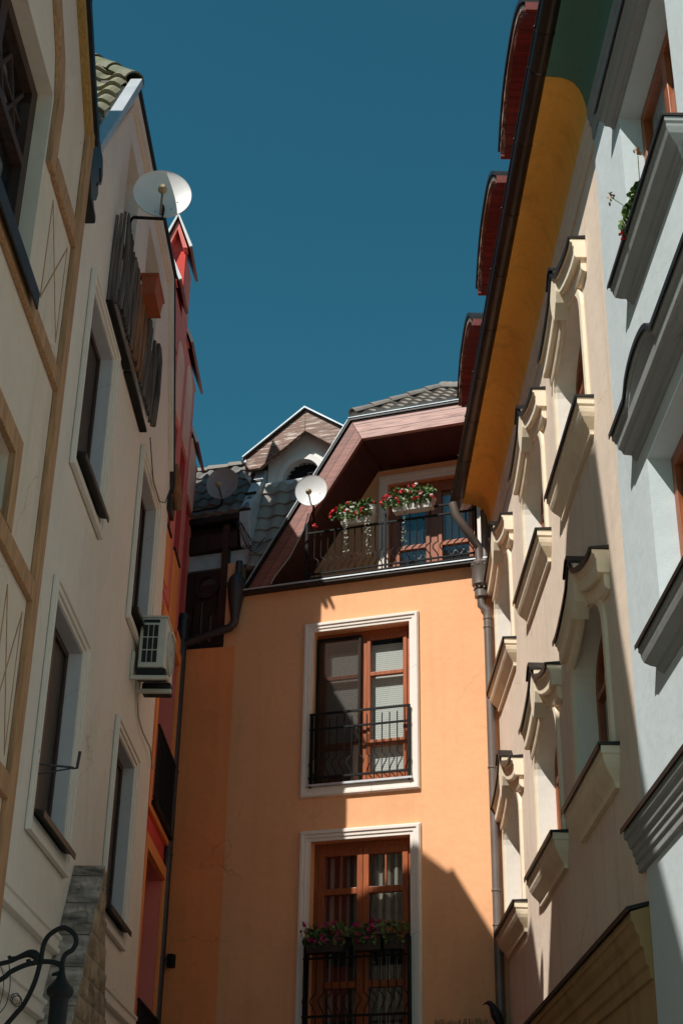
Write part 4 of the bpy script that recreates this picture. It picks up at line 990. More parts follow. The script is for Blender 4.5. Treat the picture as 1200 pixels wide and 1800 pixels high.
# geraniums on the upper sill
G = thing('geranium', 'straggly geranium with one red bloom on the upper mint window sill', 'plant', MT, 1.68, 7.99, .10)
random.seed(21); f = MB()
for c, n in (((-.17, .05, .02), 22), ((-.07, .05, .06), 24), ((.05, .03, .10), 26), ((.12, .0, .10), 26), ((.2, -.02, .05), 20)): foliage(f, n, c, (.07, .04, .06), .036)
for a, b in (((-.05, .02, .0), (-.20, .13, .30)), ((.1, 0, 0), (.24, .03, .30))): f.tube([a, ((a[0] + b[0]) / 2, (a[1] + b[1]) / 2, (a[2] + b[2]) / 2 + .03), b], .003, 4)
f.build('foliage', M['leaf'], G)
m = MB(); blossom(m, (-.21, .06, -.02), .04, 12, .016); m.build('red_blossom', M['redflower'], G)
m = MB(); foliage(m, 12, (-.22, .13, .31), (.05, .03, .04), .014); foliage(m, 12, (.26, .03, .32), (.05, .03, .04), .014); m.build('dry_seedhead', M['yellowflower'], G)
MB().box(-.30, .32, -.09, .0, -.005, .05).build('trough', M['darktrough'], G, bevel=.005)

# ================================================================== cream house on the left (front face at o = .3)
C2 = thing('cream_house', 'cream house on the left with deep framed windows and a log balcony under its gable', 'house', LF)
O = .30
wins = [(-8.96, -7.90, 7.17, 8.75), (-5.99, -4.90, 7.14, 8.78), (-9.03, -7.90, 4.30, 5.93), (-6.03, -4.92, 4.30, 5.90)]
att = [(-8.10, -7.44, 9.30, 11.14), (-6.78, -5.90, 9.30, 11.16)]
out = [(-10.0, 0), (-3.50, 0), (-3.70, 3.7), (-4.06, 9.50), (-5.22, 11.62), (-8.30, 11.62), (-10.0, 9.05)]
MB().plate(out, [rect(*w) for w in wins + att], O - .3, O).build('wall', M['cream'], C2)
MB().box(-4.2, -4.08, -6, O - .3, 0, 9.4).box(-10, -3.9, -6, -5.9, 0, 11).box(-9.9, -3.95, -1.0, -.95, 0, 11).box(-9.9, -3.95, -.95, -.02, 6.6, 6.7).box(-9.9, -3.95, -.95, -.02, 9.1, 9.2).build('rear_wall', M['cream'], C2)
def cream_window(u0, u1, z0, z1, loc):
    f = MB(); o0, o1 = O - .16, O - .105
    frame_bars(f, [(u0, u1, z1 - .06, z1), (u0, u0 + .05, z0, z1 - .06), (u1 - .06, u1, z0, z1 - .06), ((u0 + u1) / 2 - .03, (u0 + u1) / 2 + .03, z0, z1 - .06), (u0 + .05, u1 - .06, z0, z0 + .06)], o0, o1)
    w = f.build('window', M['darkwood'], C2, loc=loc, bevel=.004)
    MB().box(u0 + .05, u1 - .06, O - .135, O - .13, z0 + .06, z1 - .06).build('pane', M['mesh'], w)
    MB().box(u0 + .03, u1 - .03, O - .215, O - .21, z0, z1).build('blind_or_backing', M['room'], w)  # dark sheet standing in for the unlit room
    m = MB()
    for a, b, o in ((.0, .15, .012), (.05, .15, .030), (.11, .148, .046)):
        m.plate([(u0 - b, z0 - b), (u1 + b, z0 - b), (u1 + b, z1 + b * .75), (u0 - b, z1 + b * .75)], [[(u0 - a, z0 - a), (u1 + a, z0 - a), (u1 + a, z1 + a * .75), (u0 - a, z1 + a * .75)]], O + .001, O + o)
    m.build('surround', M['cream'], w, bevel=.004)
    MB().plate([(u0 + .001, z0 + .03), (u1 - .001, z0 + .03), (u1 - .001, z1 - .001), (u0 + .001, z1 - .001)], [[(u0 + .012, z0 + .031), (u1 - .012, z0 + .031), (u1 - .012, z1 - .012), (u0 + .012, z1 - .012)]], O - .104, O + .002).build('reveal', M['reveal'], w)
    MB().sweep([(O - .16, z0 + .03), (O + .085, z0 + .005), (O + .09, z0 - .03), (O + .10, z0 - .03), (O + .10, z0 + .015), (O - .16, z0 + .045)], [(u0 - .03, 0), (u1 + .06, 0)]).build('sill', M['sheet'], w)
    return w
for w in wins: cream_window(*w, loc=((w[0] + w[1]) / 2, O, w[2]))
for (u0, u1, z0, z1) in att:
    f = MB(); frame_bars(f, [(u0, u1, z1 - .08, z1), (u0, u0 + .07, z0, z1 - .08), (u1 - .09, u1, z0, z1 - .08), ((u0 + u1) / 2 - .04, (u0 + u1) / 2 + .04, z0, z1 - .08)], O - .30, O - .21)
    w = f.build('attic_window', M['wood'], C2, loc=((u0 + u1) / 2, O, z0), bevel=.004)
    MB().box(u0 + .07, u1 - .09, O - .26, O - .255, z0, z1 - .08).build('pane', M['glass'], w)
    MB().box(u0 + .03, u1 - .03, O - .32, O - .31, z0, z1).build('blind_or_backing', M['room'], w)  # dark backing sheet that reads as the unlit attic
# flat bands that follow the gable
def inset(d):
    return [(-9.62 + d * .4, 9.63 - d * .2), (-8.30 + d * .54, 11.62 - d), (-5.22 - d * .54, 11.62 - d), (-4.16 - d * .6, 9.66 - d * .2)]
def band(d0, d1, o):
    a, b = inset(d0), inset(d1); m = MB()
    for i in range(3): m.plate([a[i], a[i + 1], b[i + 1], b[i]], [], O + .001, O + o)
    return m
band(.0, .10, .045).build('gable_band', M['cream'], C2, bevel=.004)
band(.16, .20, .022).build('gable_band', M['tan'], C2)
# verges, hip roof and tiles
strip(MB(), [(-9.60, 9.66), (-8.285, 11.63)], .075, O - .012, O + .10).build('verge_flashing', M['zinc'], C2, bevel=.004)
strip(MB(), [(-8.33, 11.625), (-5.19, 11.625)], .04, O - .3, O + .075).build('verge_flashing', M['sheet'], C2)
strip(MB(), [(-5.235, 11.63), (-4.02, 9.44)], .04, O - .3, O + .06).build('verge_flashing', M['sheet'], C2)
k = 1.15
hip = lambda d: (-8.30 + d, O + .02 - k * d, 11.66 + 1.5 * d)
m = MB(); sd = Vector((1, 0, 1.5)).normalized(); nv = Vector((-1.5, 0, 1)).normalized()
tiles(m, (-9.75, O - 3.2, 9.50), (0, 1, 0), sd, nv, 3.14, 4.4, tw=.27, th=.33, amp=.042, step=.04,
      clip=lambda c: c.z < 11.70 + max(0, (O - c.y) / k) * 1.5 + .0 if c.y > O - 1.3 else c.z < 13.4)
m.build('side_roof', M['tile_moss'], C2)
ridge_caps(MB(), hip(0.02), hip(1.1), .10, .40).build('ridge_tiles', M['ridge_moss'], C2, smooth=True)
MB().add([hip(0), (-5.22, O + .02, 11.66), (-6.15, O - 1.3, 13.62), hip(1.3), (-6.15, -5, 13.62), (-7.0, -5, 13.62)], [(0, 1, 2, 3), (3, 2, 4, 5)]).build('front_roof', M['tile_moss'], C2)
MB().add([(-5.22, O, 11.64), (-4.03, O, 9.46), (-4.03, -6, 9.46), (-6.15, -6, 13.62), (-6.15, O - 1.3, 13.62)], [(0, 1, 2, 3, 4)]).build('far_roof', M['tile_moss'], C2)
# carved eaves end below the verge
car = [(-9.66, 9.72), (-9.50, 9.66), (-9.44, 9.55), (-9.46, 9.44), (-9.56, 9.36), (-9.53, 9.28), (-9.57, 9.19), (-9.66, 9.12), (-9.60, 9.07), (-9.52, 9.06), (-9.52, 8.99), (-9.60, 9.02), (-9.76, 9.06), (-9.86, 9.2), (-9.86, 9.6)]
MB().plate(car, [], O + .002, O + .09).build('eaves_bracket', M['sheet'], C2, bevel=.01)
strip(MB(), [(-9.62, 9.30), (-9.51, 9.42), (-9.58, 9.52)], .018, O + .091, O + .10).build('bracket_scroll', M['sheet'], C2)
# string courses
for z in (3.66, 3.16):
    MB().sweep([(O + .001, z + .05), (O + .045, z + .05), (O + .045, z + .02), (O + .03, z + .01), (O + .03, z - .04), (O + .05, z - .05), (O + .05, z - .09), (O + .001, z - .10)], [(-10, 0), (-3.71, 0)]).build('string_course', M['cream'], C2, bevel=.004)
# log balcony
m1 = MB(); m2 = MB(); random.seed(4)
u = -8.40; i = 0; OB = O + .118
while u < -6.36:
    r = random.uniform(.015, .022); zt = 9.86 + .035 * math.sin(i * .8) + random.uniform(-.05, .05)
    if i < 5: zt = 10.0 - .025 * i + random.uniform(-.03, .03)
    if -6.72 < u < -6.56: zt = 9.66
    if u > -6.56: zt = 9.86 + random.uniform(-.10, .06)
    tgt = m2 if 10 < i < 21 and i % 3 else m1
    b = random.uniform(-.009, .009)
    tgt.tube([(u, OB + b, 8.995 + random.uniform(-.012, .012)), (u + b, OB + .004, 9.3), (u - b, OB - b, 9.6), (u + b * .5, OB, zt - .03), (u + b, OB, zt)], [r * .92, r, r * .95, r * .85, r * .5], 9)
    u += r * 2.0 + random.uniform(.018, .036); i += 1
for k in range(3):      # return at the near end
    m1.tube([(-8.42, O + .02 + .033 * k, 9.0), (-8.425, O + .02 + .033 * k, 9.5), (-8.42, O + .022 + .033 * k, 9.96 + .02 * k)], [.017, .018, .013], 8)
m1.tube([(-6.27, OB + .01, 9.03), (-6.25, OB + .02, 9.4), (-6.26, OB + .015, 9.8), (-6.28, OB + .005, 9.95), (-6.29, OB, 10.0)], [.032, .036, .037, .03, .016], 10)
LBK = m1.build('log_balcony', M['log'], C2, loc=(-7.2, O + .1, 9.1), smooth=True)
m2.build('brown_logs', M['logbrown'], LBK, smooth=True)
MB().tube([(-8.40, O + .065, 9.20), (-6.2, O + .065, 9.20)], .024, 8).build('log_rail', M['log'], LBK, smooth=True)
MB().tube([(-8.40, O + .065, 9.70), (-6.2, O + .065, 9.70)], .024, 8).build('log_rail', M['log'], LBK, smooth=True)
MB().box(-8.50, -7.42, O + .002, O + .075, 8.945, 8.98).build('balcony_sill', M['iron'], LBK, bevel=.006)
MB().box(-7.38, -6.28, O + .002, O + .075, 8.94, 8.975).build('balcony_sill', M['iron'], LBK, bevel=.006)

# planter hung on the log balcony
PL = thing('planter', 'terracotta planter box hung on the log balcony', 'planter', LF, -7.30, 9.78, O + .19)
pts = []
for (l, w_, z) in ((.20, .06, 0), (.225, .078, .17), (.24, .09, .17), (.24, .09, .20)): pts += [(-l, -w_, z), (l, -w_, z), (l, w_, z), (-l, w_, z)]
fs = [(0, 1, 2, 3), (12, 13, 14, 15)] + [(k * 4 + i, k * 4 + (i + 1) % 4, (k + 1) * 4 + (i + 1) % 4, (k + 1) * 4 + i) for k in range(3) for i in range(4)]
MB().add(pts, fs).build('trough', M['terracotta'], PL, bevel=.01)
MB().box(-.21, .21, -.07, .07, -.022, -.002).build('drip_tray', M['terracotta'], PL, bevel=.006)
for q in (-.15, .15): MB().tube([(q, -.095, .05), (q, -.10, .21), (q, -.05, .22)], .006, 6).build('hook', M['iron'], PL)
sat_dish(LF, -8.38, 10.245, .70, .258, math.radians(-80), math.radians(2), M['dish'], 'large white satellite dish half in sun on an arm from the log balcony', [(.0, .02, -.18), (0, .02, -.29), (-.02, -.24, -.29), (.05, -.30, -.31)], 1.03)

# air conditioner
A = thing('air_conditioner', 'beige air conditioner on wall brackets between the cream and red houses', 'air conditioner', LF, -5.25, 6.52, O)
a0, a1, b0, b1, h0, h1 = -.30, .34, .055, .315, .20, .72
MB().box(a0, a1, b0, b1, h0, h1).build('casing', M['ac'], A, bevel=.012)
MB().box(a0 - .012, a1 + .012, b0 - .01, b1 + .01, h1, h1 + .022).build('top_cover', M['ac'], A, bevel=.006)
m = MB()
for i in range(3):
    for j in range(3):
        c = b0 + .055 + i * .052; z = h0 + .05 + j * .135
        m.box(a0 - .006, a0 - .0005, c - .021, c + .021, z, z + .122)
m.box(a0 - .006, a0 - .0005, b0 + .03, b0 + .19, h1 - .052, h1 - .022)
m.build('side_grille', M['black'], A)
m = MB()
cu, cz, R0 = .02, .46, .225
m.lathe((cu, b1 + .0, cz), [(R0, 0), (R0, .022), (R0 - .015, .024), (R0 - .015, .004)], 40, axis=(0, 1, 0))
for r in (.05, .09, .13, .17): m.lathe((cu, b1 + .012, cz), [(r, 0), (r, .006), (r - .006, .006), (r - .006, 0)], 32, axis=(0, 1, 0))
for k in range(24):
    a = 2 * pi * k / 24; m.tube([(cu + .03 * math.cos(a), b1 + .016, cz + .03 * math.sin(a)), (cu + (R0 - .012) * math.cos(a), b1 + .016, cz + (R0 - .012) * math.sin(a))], .003, 4)
m.build('fan_grille', M['ac'], A)
MB().lathe((cu, b1 + .001, cz), [(R0 - .02, 0), (R0 - .02, .004), (.01, .004)], 36, axis=(0, 1, 0)).build('fan_opening', M['black'], A)
MB().box(a0 + .02, a0 + .14, b0 - .01, b1 + .02, .09, h0 - .002).build('rubber_foot', M['black'], A, bevel=.015)
MB().box(a1 - .22, a1 - .05, b0 - .01, b1 + .02, .09, h0 - .002).build('rubber_foot', M['black'], A, bevel=.015)
for uu in (a0 - .06, a0 + .32):
    MB().box(uu - .02, uu + .02, .003, .36, .045, .085).box(uu - .02, uu + .02, .003, .032, .085, .34).build('bracket', M['ac'], A, bevel=.004)
m = MB()
for q in (0, .018): m.tube([(.0 + q, .05, .20), (.05 + q, .02, .02), (.22 + q, .02, -.14), (.50 + q, .03, -.20), (.95 + q, .05, -.22), (1.38 + q, .02, -.30)], .008, 6)
m.build('hose', M['cable'], A)
# wire bracket beside the lower near window
m = MB(); m.tube([(-.03, .0, -.10), (-.03, .0, .02), (0, .02, .03)], .010, 6); m.tube([(-.03, .01, .02), (0, .27, .005)], .008, 6); m.tube([(-.03, .01, -.06), (0, .27, .0)], .006, 6); m.tube([(0, .27, .0), (.0, .30, .0), (.0, .31, .12)], .011, 6)
o = MB(); o.v = [(p[0] - 9.10, p[1] + .302, p[2] + 4.60) for p in m.v]; o.f = m.f
o.top('wire_bracket', M['pipe_dark'], LF, 'thin metal wire bracket on the cream wall beside the lower near window', 'bracket', -9.10, 4.60, .302)
# stone pier
SP = thing('stone_pier', 'stone clad buttress leaning against the cream house', 'pier', LF, -7.36, 0, O)
NU = lambda z: -.02 - (4.34 - z) * .60           # battered near face
FU = lambda z: .04 + (4.34 - z) * .56            # battered far edge
MB().plate([(NU(2.2) + .03, 2.2), (FU(2.2), 2.2), (FU(4.34), 4.34), (NU(4.34) + .03, 4.34)], [], .005, .238).box(NU(2.2) + .03, FU(2.2), .005, .238, 0, 2.2).build('core', M['mortar'], SP)
random.seed(12); m = MB(); z = 4.34
for h in (.10, .24, .27, .26, .30, .26, .30, .30, .3):
    q = random.uniform(-.004, .006)
    pts = []; n1, n2 = 9, 8
    for iz in range(n2):
        for io in range(n1):
            zz = z - (h - .010) * iz / (n2 - 1); ed = iz in (0, n2 - 1) or io in (0, n1 - 1)
            pts.append((NU(zz) + (.012 if ed else random.uniform(-.012, .008)), .004 + (.239 + q) * io / (n1 - 1) + (0 if ed else random.uniform(-.008, .008)), zz + (0 if ed else random.uniform(-.008, .008))))
    k0 = len(pts)
    pts += [(p[0] + .03, p[1], p[2]) for p in (pts[0], pts[n1 - 1], pts[(n2 - 1) * n1 + n1 - 1], pts[(n2 - 1) * n1])]
    fs = [(a * n1 + b, a * n1 + b + 1, (a + 1) * n1 + b + 1, (a + 1) * n1 + b) for a in range(n2 - 1) for b in range(n1 - 1)]
    fs += [tuple(range(n1)) + (k0 + 1, k0), tuple((n2 - 1) * n1 + b for b in range(n1)) + (k0 + 2, k0 + 3), tuple(a * n1 + n1 - 1 for a in range(n2)) + (k0 + 2, k0 + 1)]
    m.add(pts, fs); z -= h
m.build('slab_cladding', M['stone1'], SP)
m = MB(); z = 4.32; k = 0
while z > 2.3:
    h = random.uniform(.15, .20)
    ua, ub = NU(z - h * .5) + .03, FU(z - h * .5)
    n = max(1, round((ub - ua) / .34)); e = [ua + (ub - ua) * (i + (random.uniform(-.12, .12) if 0 < i < n else 0)) / n for i in range(n + 1)]
    for a, b in zip(e[:-1], e[1:]):
        pts = []
        for iy in range(6):
            for ix in range(6):
                edge = ix in (0, 5) or iy in (0, 5)
                pts.append((a + .005 + (b - a - .01) * ix / 5 + (0 if edge else random.uniform(-.01, .01)), .240 if edge else .248 + random.uniform(-.001, .012), z - h + .01 + (h - .012) * iy / 5 + (0 if edge else random.uniform(-.008, .008))))
        m.add(pts, [(iy * 6 + ix, iy * 6 + ix + 1, (iy + 1) * 6 + ix + 1, (iy + 1) * 6 + ix) for iy in range(5) for ix in range(5)])
    z -= h; k += 1
m.build('rough_stones', M['stone2'], SP, smooth=True)

# ================================================================== red house between cream and orange
R3 = thing('red_house', 'narrow red house with a stepped gable between the cream and orange houses', 'house', LF)
outl = [(.30, 0), (.30, 12.2), (-.50, 12.2), (-.50, 13.12), (-1.74, 13.12), (-1.74, 14.18), (-2.36, 14.18), (-2.36, 13.12), (-3.04, 13.12), (-3.04, 12.0), (-3.64, 12.0), (-3.64, 0)]
rw = [rect(-2.42, -1.90, 9.95, 11.52), rect(-1.48, -.95, 9.97, 11.56), rect(-.56, -.05, 9.2, 11.2)]
lw_ = [rect(-1.95, -.32, 6.40, 8.75), rect(-1.95, -.30, 3.2, 5.85)]
MB().plate(outl, rw + lw_, -.25, 0).build('wall', M['red'], R3)
MB().box(-3.6, .30, -5, -4.9, 0, 11).box(.2, .30, -4.9, -.43, 0, 11).box(-3.6, .2, -1.4, -1.35, 0, 11).build('rear_wall', M['red'], R3)
MB().plate([(-3.6, 9.1), (.25, 9.1), (.25, 12.15), (-.55, 12.15), (-.55, 13.07), (-1.76, 13.07), (-1.76, 14.1), (-2.34, 14.1), (-2.34, 13.07), (-3.0, 13.07), (-3.0, 11.95), (-3.6, 11.95)], rw, .001, .008).build('upper_facing', M['pinkred'], R3)
# pale upright panels
m = MB(); po = MB()
for (a, b, zb, zt) in ((-2.48, -1.86, 11.6, 12.55), (-1.53, -.90, 11.62, 12.78), (-.62, -.02, 11.24, 12.10)):
    n = 8; c = (a + b) / 2; hw = (b - a) / 2
    m.plate([(a, zb), (b, zb), (b, zt)] + [(c + hw * math.cos(pi * i / n), zt + .16 * math.sin(pi * i / n)) for i in range(1, n)] + [(a, zt)], [], .009, .028)
m.build('pale_panel', M['salmon'], R3, bevel=.004)
for (a, b, z0, z1) in ((-2.48, -1.86, 9.2, 9.9), (-1.53, -.90, 9.0, 9.92), (-.62, -.02, 8.95, 9.15)): po.box(a, b, .009, .026, z0, z1)
po.build('orange_panel', M['orange2'], R3, bevel=.004)
MB().box(-3.6, .25, .0095, .02, 8.86, 9.0).build('floor_band', M['pinkred'], R3)
for q, (a, b, z0, z1) in enumerate(((-2.42, -1.90, 9.95, 11.52), (-1.48, -.95, 9.97, 11.56), (-.56, -.05, 9.2, 11.2))):
    f = MB(); frame_bars(f, [(a, b, z1 - .06, z1), (a, a + .05, z0, z1 - .06), (b - .05, b, z0, z1 - .06)], -.32, -.25)
    w = f.build('window', M['darkwood'], R3, loc=((a + b) / 2, 0, z0)); MB().box(a + .05, b - .05, -.29, -.285, z0, z1 - .06).build('pane', M['glass'], w)
    MB().box(a, b, -.36, -.35, z0, z1).build('blind_or_backing', M['room'], w)  # dark sheet behind the pane in place of a dim room
    MB().box(a - .02, b + .03, -.1, .04, z0 - .03, z0 + .012).build('sill', M['sheet'], w)
for (a, b, z0, z1) in ((-1.95, -.32, 6.40, 8.75), (-1.95, -.30, 3.2, 5.85)):
    f = MB(); frame_bars(f, [(a, b, z1 - .1, z1), (a, a + .09, z0, z1 - .1), (b - .09, b, z0, z1 - .1), ((a + b) / 2 - .05, (a + b) / 2 + .05, z0, z1 - .1)], -.34, -.26)
    w = f.build('window', M['darkwood'], R3, loc=((a + b) / 2, 0, z0), bevel=.004); MB().box(a + .09, b - .09, -.31, -.305, z0, z1 - .1).build('pane', M['glass'], w)
    MB().box(a, b, -.38, -.37, z0, z1).build('blind_or_backing', M['room'], w)  # dark backing coloured as an unlit interior
    MB().plate(rect(a - .16, b + .20, z0 - .10, z1 + .16), [rect(a, b, z0, z1)], .001, .05).build('surround', M['orange2'], w, bevel=.006)
    MB().plate(rect(a, b, z0, z1), [rect(a + .012, b - .012, z0 + .012, z1 - .012)], -.25, .0).build('reveal', M['pinkred'], w)
    m = MB(); zt = z0 + .95
    m.box(a - .02, b + .04, .06, .085, zt - .02, zt + .01); m.box(a - .02, b + .04, .06, .085, z0 + .05, z0 + .08)
    for i in range(15):
        uu = a + (b - a) * i / 14; m.tube([(uu, .072, z0 + .02), (uu, .072, zt)], .009, 6)
    m.box(a - .03, b + .05, .0, .1, z0 - .03, z0 + .015)
    m.build('window_railing', M['iron'], R3)
# saddle copings on the steps
def coping(u0, u1, z0, p=.50):
    e, c0, f = .07, -.125, -.32
    c = MB().plate([(e, z0 - .02), (c0, z0 + p), (c0, z0 + p + .055), (e + .03, z0 + .005)], [], u0, u1, ax='oz').plate([(f, z0 - .02), (c0 - .0005, z0 + p), (c0 - .0005, z0 + p + .055), (f - .03, z0 + .005)], [], u0, u1, ax='oz').build('coping', M['redroof'], R3, loc=(u0, 0, z0))
    MB().plate([(-.255, z0 - .02), (.005, z0 - .02), (c0, z0 + p - .10)], [], u0 + .19, u1 - .08, ax='oz').build('gablet', M['pinkred'], c)
    MB().plate([(e + .0, z0 - .035), (e + .04, z0 - .02), (c0, z0 + p + .07), (f - .04, z0 - .02), (f, z0 - .035), (c0, z0 + p + .012)], [], u0 - .025, u0 - .001, ax='oz').build('verge', M['white'], c)
    MB().plate([(.035, z0 - .02), (c0, z0 + p - .05), (-.285, z0 - .02), (-.225, z0 - .02), (c0, z0 + p - .19), (-.025, z0 - .02)], [], u0 + .02, u0 + .188, ax='oz').build('gablet_frame', M['pinkred'], c)
    return c
coping(-2.50, -1.66, 14.18); coping(-3.18, -2.37, 13.12); coping(-1.72, -.30, 13.12); coping(-.48, .50, 12.2); coping(-3.76, -3.05, 12.0, .30)

# ================================================================== timber house, nearest on the left (front face at o = .40)
B1 = thing('timber_house', 'beige half timbered house with tan beams at the left edge', 'house', LF)
Q = .40
gab = [(-15.5, 0), (-10.08, 0), (-10.08, 9.40), (-10.86, 10.10), (-11.15, 11.6), (-11.35, 13.6), (-11.8, 14.7), (-12.6, 15.2), (-13.4, 14.8), (-13.85, 13.0), (-14.42, 11.32), (-14.92, 10.58), (-15.5, 9.9)]  # unseen upper outline, shaped to cast the shadow across the tan wall
win = [(-13.2, 7.10), (-11.23, 7.10), (-11.23, 8.76), (-13.2, 8.76)]
sw = rect(-12.3, -11.10, 4.3, 5.98)
MB().plate(gab, [win, sw], Q - .35, Q).build('wall', M['timberwall'], B1)
MB().box(-10.18, -10.08, -6, Q - .35, 0, 9.4).box(-15.5, -10.1, -6.1, -6, 0, 11).box(-15.4, -10.2, -1.1, -1.05, 0, 10.5).build('rear_wall', M['timberwall'], B1)
MB().plate([(-10.86, 10.10), (-11.15, 11.6), (-11.35, 13.6), (-11.8, 14.7), (-12.6, 15.2), (-13.4, 14.8), (-13.85, 13.0), (-14.42, 11.32), (-14.92, 10.58)], [], -5.8, Q - .36).build('roof', M['tile_grey'], B1)
strip(MB(), [(-10.04, 9.34), (-10.84, 10.07), (-11.12, 11.6), (-11.32, 13.6)], -.07, Q - .5, Q + .07).build('verge', M['sheet'], B1)
strip(MB(), [(-10.10, 9.28), (-10.93, 10.02), (-11.22, 11.6)], .09, Q + .002, Q + .055).build('rake_timber', M['timber_edge'], B1)
MB().box(-10.24, -10.083, Q + .001, Q + .045, 0, 9.40).build('corner_post', M['timber'], B1, bevel=.008)
for (z0, z1, ul) in ((8.20, 8.38, -11.02), (6.96, 7.10, -15.4), (5.36, 5.50, -15.4), (4.05, 4.2, -15.4), (2.6, 2.75, -15.4)):
    MB().box(ul, -10.241, Q + .001, Q + .042, z0, z1).build('beam', M['timber'], B1, bevel=.008)
# arched band round the big window
inn = [(-11.19, 8.20), (-11.19, 8.75), (-11.31, 9.055), (-11.61, 9.36), (-12.2, 9.565)]
ou = [(-11.06, 8.20), (-11.05, 8.80), (-11.19, 9.13), (-11.54, 9.47), (-12.2, 9.70)]
MB().plate(inn + ou[::-1], [], Q + .001, Q + .044).build('window_band', M['timber'], B1, bevel=.006)
f = MB(); frame_bars(f, [(-11.36, -11.232, 7.11, 8.755), (-12.25, -12.12, 7.11, 8.64), (-13.2, -11.361, 8.645, 8.755), (-13.2, -11.361, 7.11, 7.2), (-12.119, -11.361, 8.02, 8.09)], Q - .20, Q - .105)
for a, b in (((-12.1, 8.12), (-11.75, 8.62)), ((-11.75, 8.12), (-11.4, 8.6)), ((-11.75, 8.6), (-11.4, 8.12)), ((-12.1, 8.6), (-11.75, 8.12)), ((-12.1, 8.36), (-11.38, 8.36))):
    d = Vector((b[0] - a[0], b[1] - a[1])).normalized(); n2 = Vector((-d.y, d.x)) * .016
    f.plate([(a[0] - n2.x, a[1] - n2.y), (b[0] - n2.x, b[1] - n2.y), (b[0] + n2.x, b[1] + n2.y), (a[0] + n2.x, a[1] + n2.y)], [], Q - .19, Q - .15)
bw = f.build('window', M['darkwood'], B1, loc=(-12.2, Q, 7.1))
MB().plate(win, [], Q - .172, Q - .167).build('pane', M['glass_sky'], bw)
MB().box(-13.2, -11.2, Q - .34, Q - .33, 7.3, 9.6).build('blind_or_backing', M['room'], bw)  # dark sheet for the unlit room behind the big window
MB().sweep([(Q - .1, 7.115), (Q + .075, 7.085), (Q + .075, 6.975), (Q + .088, 6.975), (Q + .088, 7.10), (Q - .1, 7.13)], [(-13.3, 0), (-11.20, 0)]).build('sill', M['sheet'], bw)
f = MB(); frame_bars(f, [(-11.18, -11.10, 4.3, 5.98), (-12.3, -11.18, 5.9, 5.98), (-11.7, -11.63, 4.3, 5.9)], Q - .24, Q - .18)
sw_ = f.build('window', M['darkwood'], B1, loc=(-11.7, Q, 4.3)); MB().box(-12.3, -11.18, Q - .215, Q - .21, 4.3, 5.9).build('pane', M['glass_sky'], sw_)
MB().box(-12.3, -11.1, Q - .34, Q - .33, 4.3, 6).build('blind_or_backing', M['room'], sw_)  # dark sheet for the unlit room behind the small window
MB().plate(rect(-12.45, -10.95, 5.502, 6.13), [[(-12.3, 5.503), (-11.10, 5.503), (-11.10, 5.98), (-12.3, 5.98)]], Q + .001, Q + .043).build('window_band', M['timber'], B1, bevel=.006)
# incised cross lines in the infill panels
for (z0, z1, u0, u1) in ((7.30, 8.12, -10.88, -10.34), (4.3, 5.25, -10.75, -10.32)):
    for a, b in (((u0, z0), (u1, z1)), ((u0, z1), (u1, z0)), ((u0, z0), (u0, z1)), ((u1, z0), (u1, z1))):
        d = Vector((b[0] - a[0], b[1] - a[1])).normalized(); n2 = Vector((-d.y, d.x)) * .005
        MB().plate([(a[0] - n2.x, a[1] - n2.y), (b[0] - n2.x, b[1] - n2.y), (b[0] + n2.x, b[1] + n2.y), (a[0] + n2.x, a[1] + n2.y)], [], Q + .0005, Q + .004 + .0007 * (a[0] == u0)).build('panel_line', M['timber'], B1)

# slack cable between the cream and red houses, with the old timber end it hangs from
pts = [LF.at(-5.98, 9.06, O + .06), LF.at(-5.5, 8.80, O + .05), LF.at(-5.0, 8.83, O + .05), LF.at(-4.55, 9.05, O + .04), LF.at(-4.12, 9.55, O + .04)]
inv = [(p - LF.p) for p in pts]
m = MB().tube([(q.dot(LF.u), q.dot(LF.n), q.z) for q in inv], .006, 5)
m.top('wall_cable', M['darkcable'], LF, 'thin slack cable hanging on the cream wall below the log balcony', 'cable', -5.0, 8.9, O + .05)
t = thing('wall_lantern', 'old brown cylindrical fitting on the corner of the cream house', 'wall fitting', LF, -4.06, 9.38, O)
MB().tube([(-.02, .05, .42), (.0, .07, .25), (.10, .09, .0), (.14, .09, -.10)], [.03, .05, .055, .05], 12).build('barrel', M['logbrown'], t, smooth=True)
MB().box(-.12, .18, .002, .05, -.22, -.02).build('back_plate', M['sheet'], t, bevel=.005)

# ================================================================== scrolled wrought iron lamp bracket, lower left
LA = Frame(0, 5.0, 0)
S = thing('street_lamp', 'black wrought iron lamp bracket with scrolls at the bottom left', 'street lamp', LA, -.90, 2.26, 0)
def sm(pts, k=6):
    P = [Vector((x + .90, 0, z - 2.26)) for x, z in pts]; out_ = []
    for i in range(len(P) - 1):
        p0, p1, p2, p3 = P[max(i - 1, 0)], P[i], P[i + 1], P[min(i + 2, len(P) - 1)]
        for j in range(k):
            t = j / k
            out_.append(.5 * ((2 * p1) + (-p0 + p2) * t + (2 * p0 - 5 * p1 + 4 * p2 - p3) * t * t + (-p0 + 3 * p1 - 3 * p2 + p3) * t ** 3))
    out_.append(P[-1]); return out_
hook = [(-1.25, 2.02), (-1.053, 2.278), (-1.015, 2.328), (-.988, 2.394), (-.975, 2.462), (-.970, 2.519), (-.953, 2.554), (-.913, 2.577), (-.877, 2.562), (-.862, 2.535), (-.871, 2.507), (-.894, 2.49), (-.902, 2.463), (-.899, 2.439), (-.912, 2.429), (-.932, 2.424)]
p = sm(hook); MB().tube(p, [.0085] * (len(p) - 10) + [.0085 - .0004 * i for i in range(10)], 10).build('scroll_arm', M['iron'], S, smooth=True)
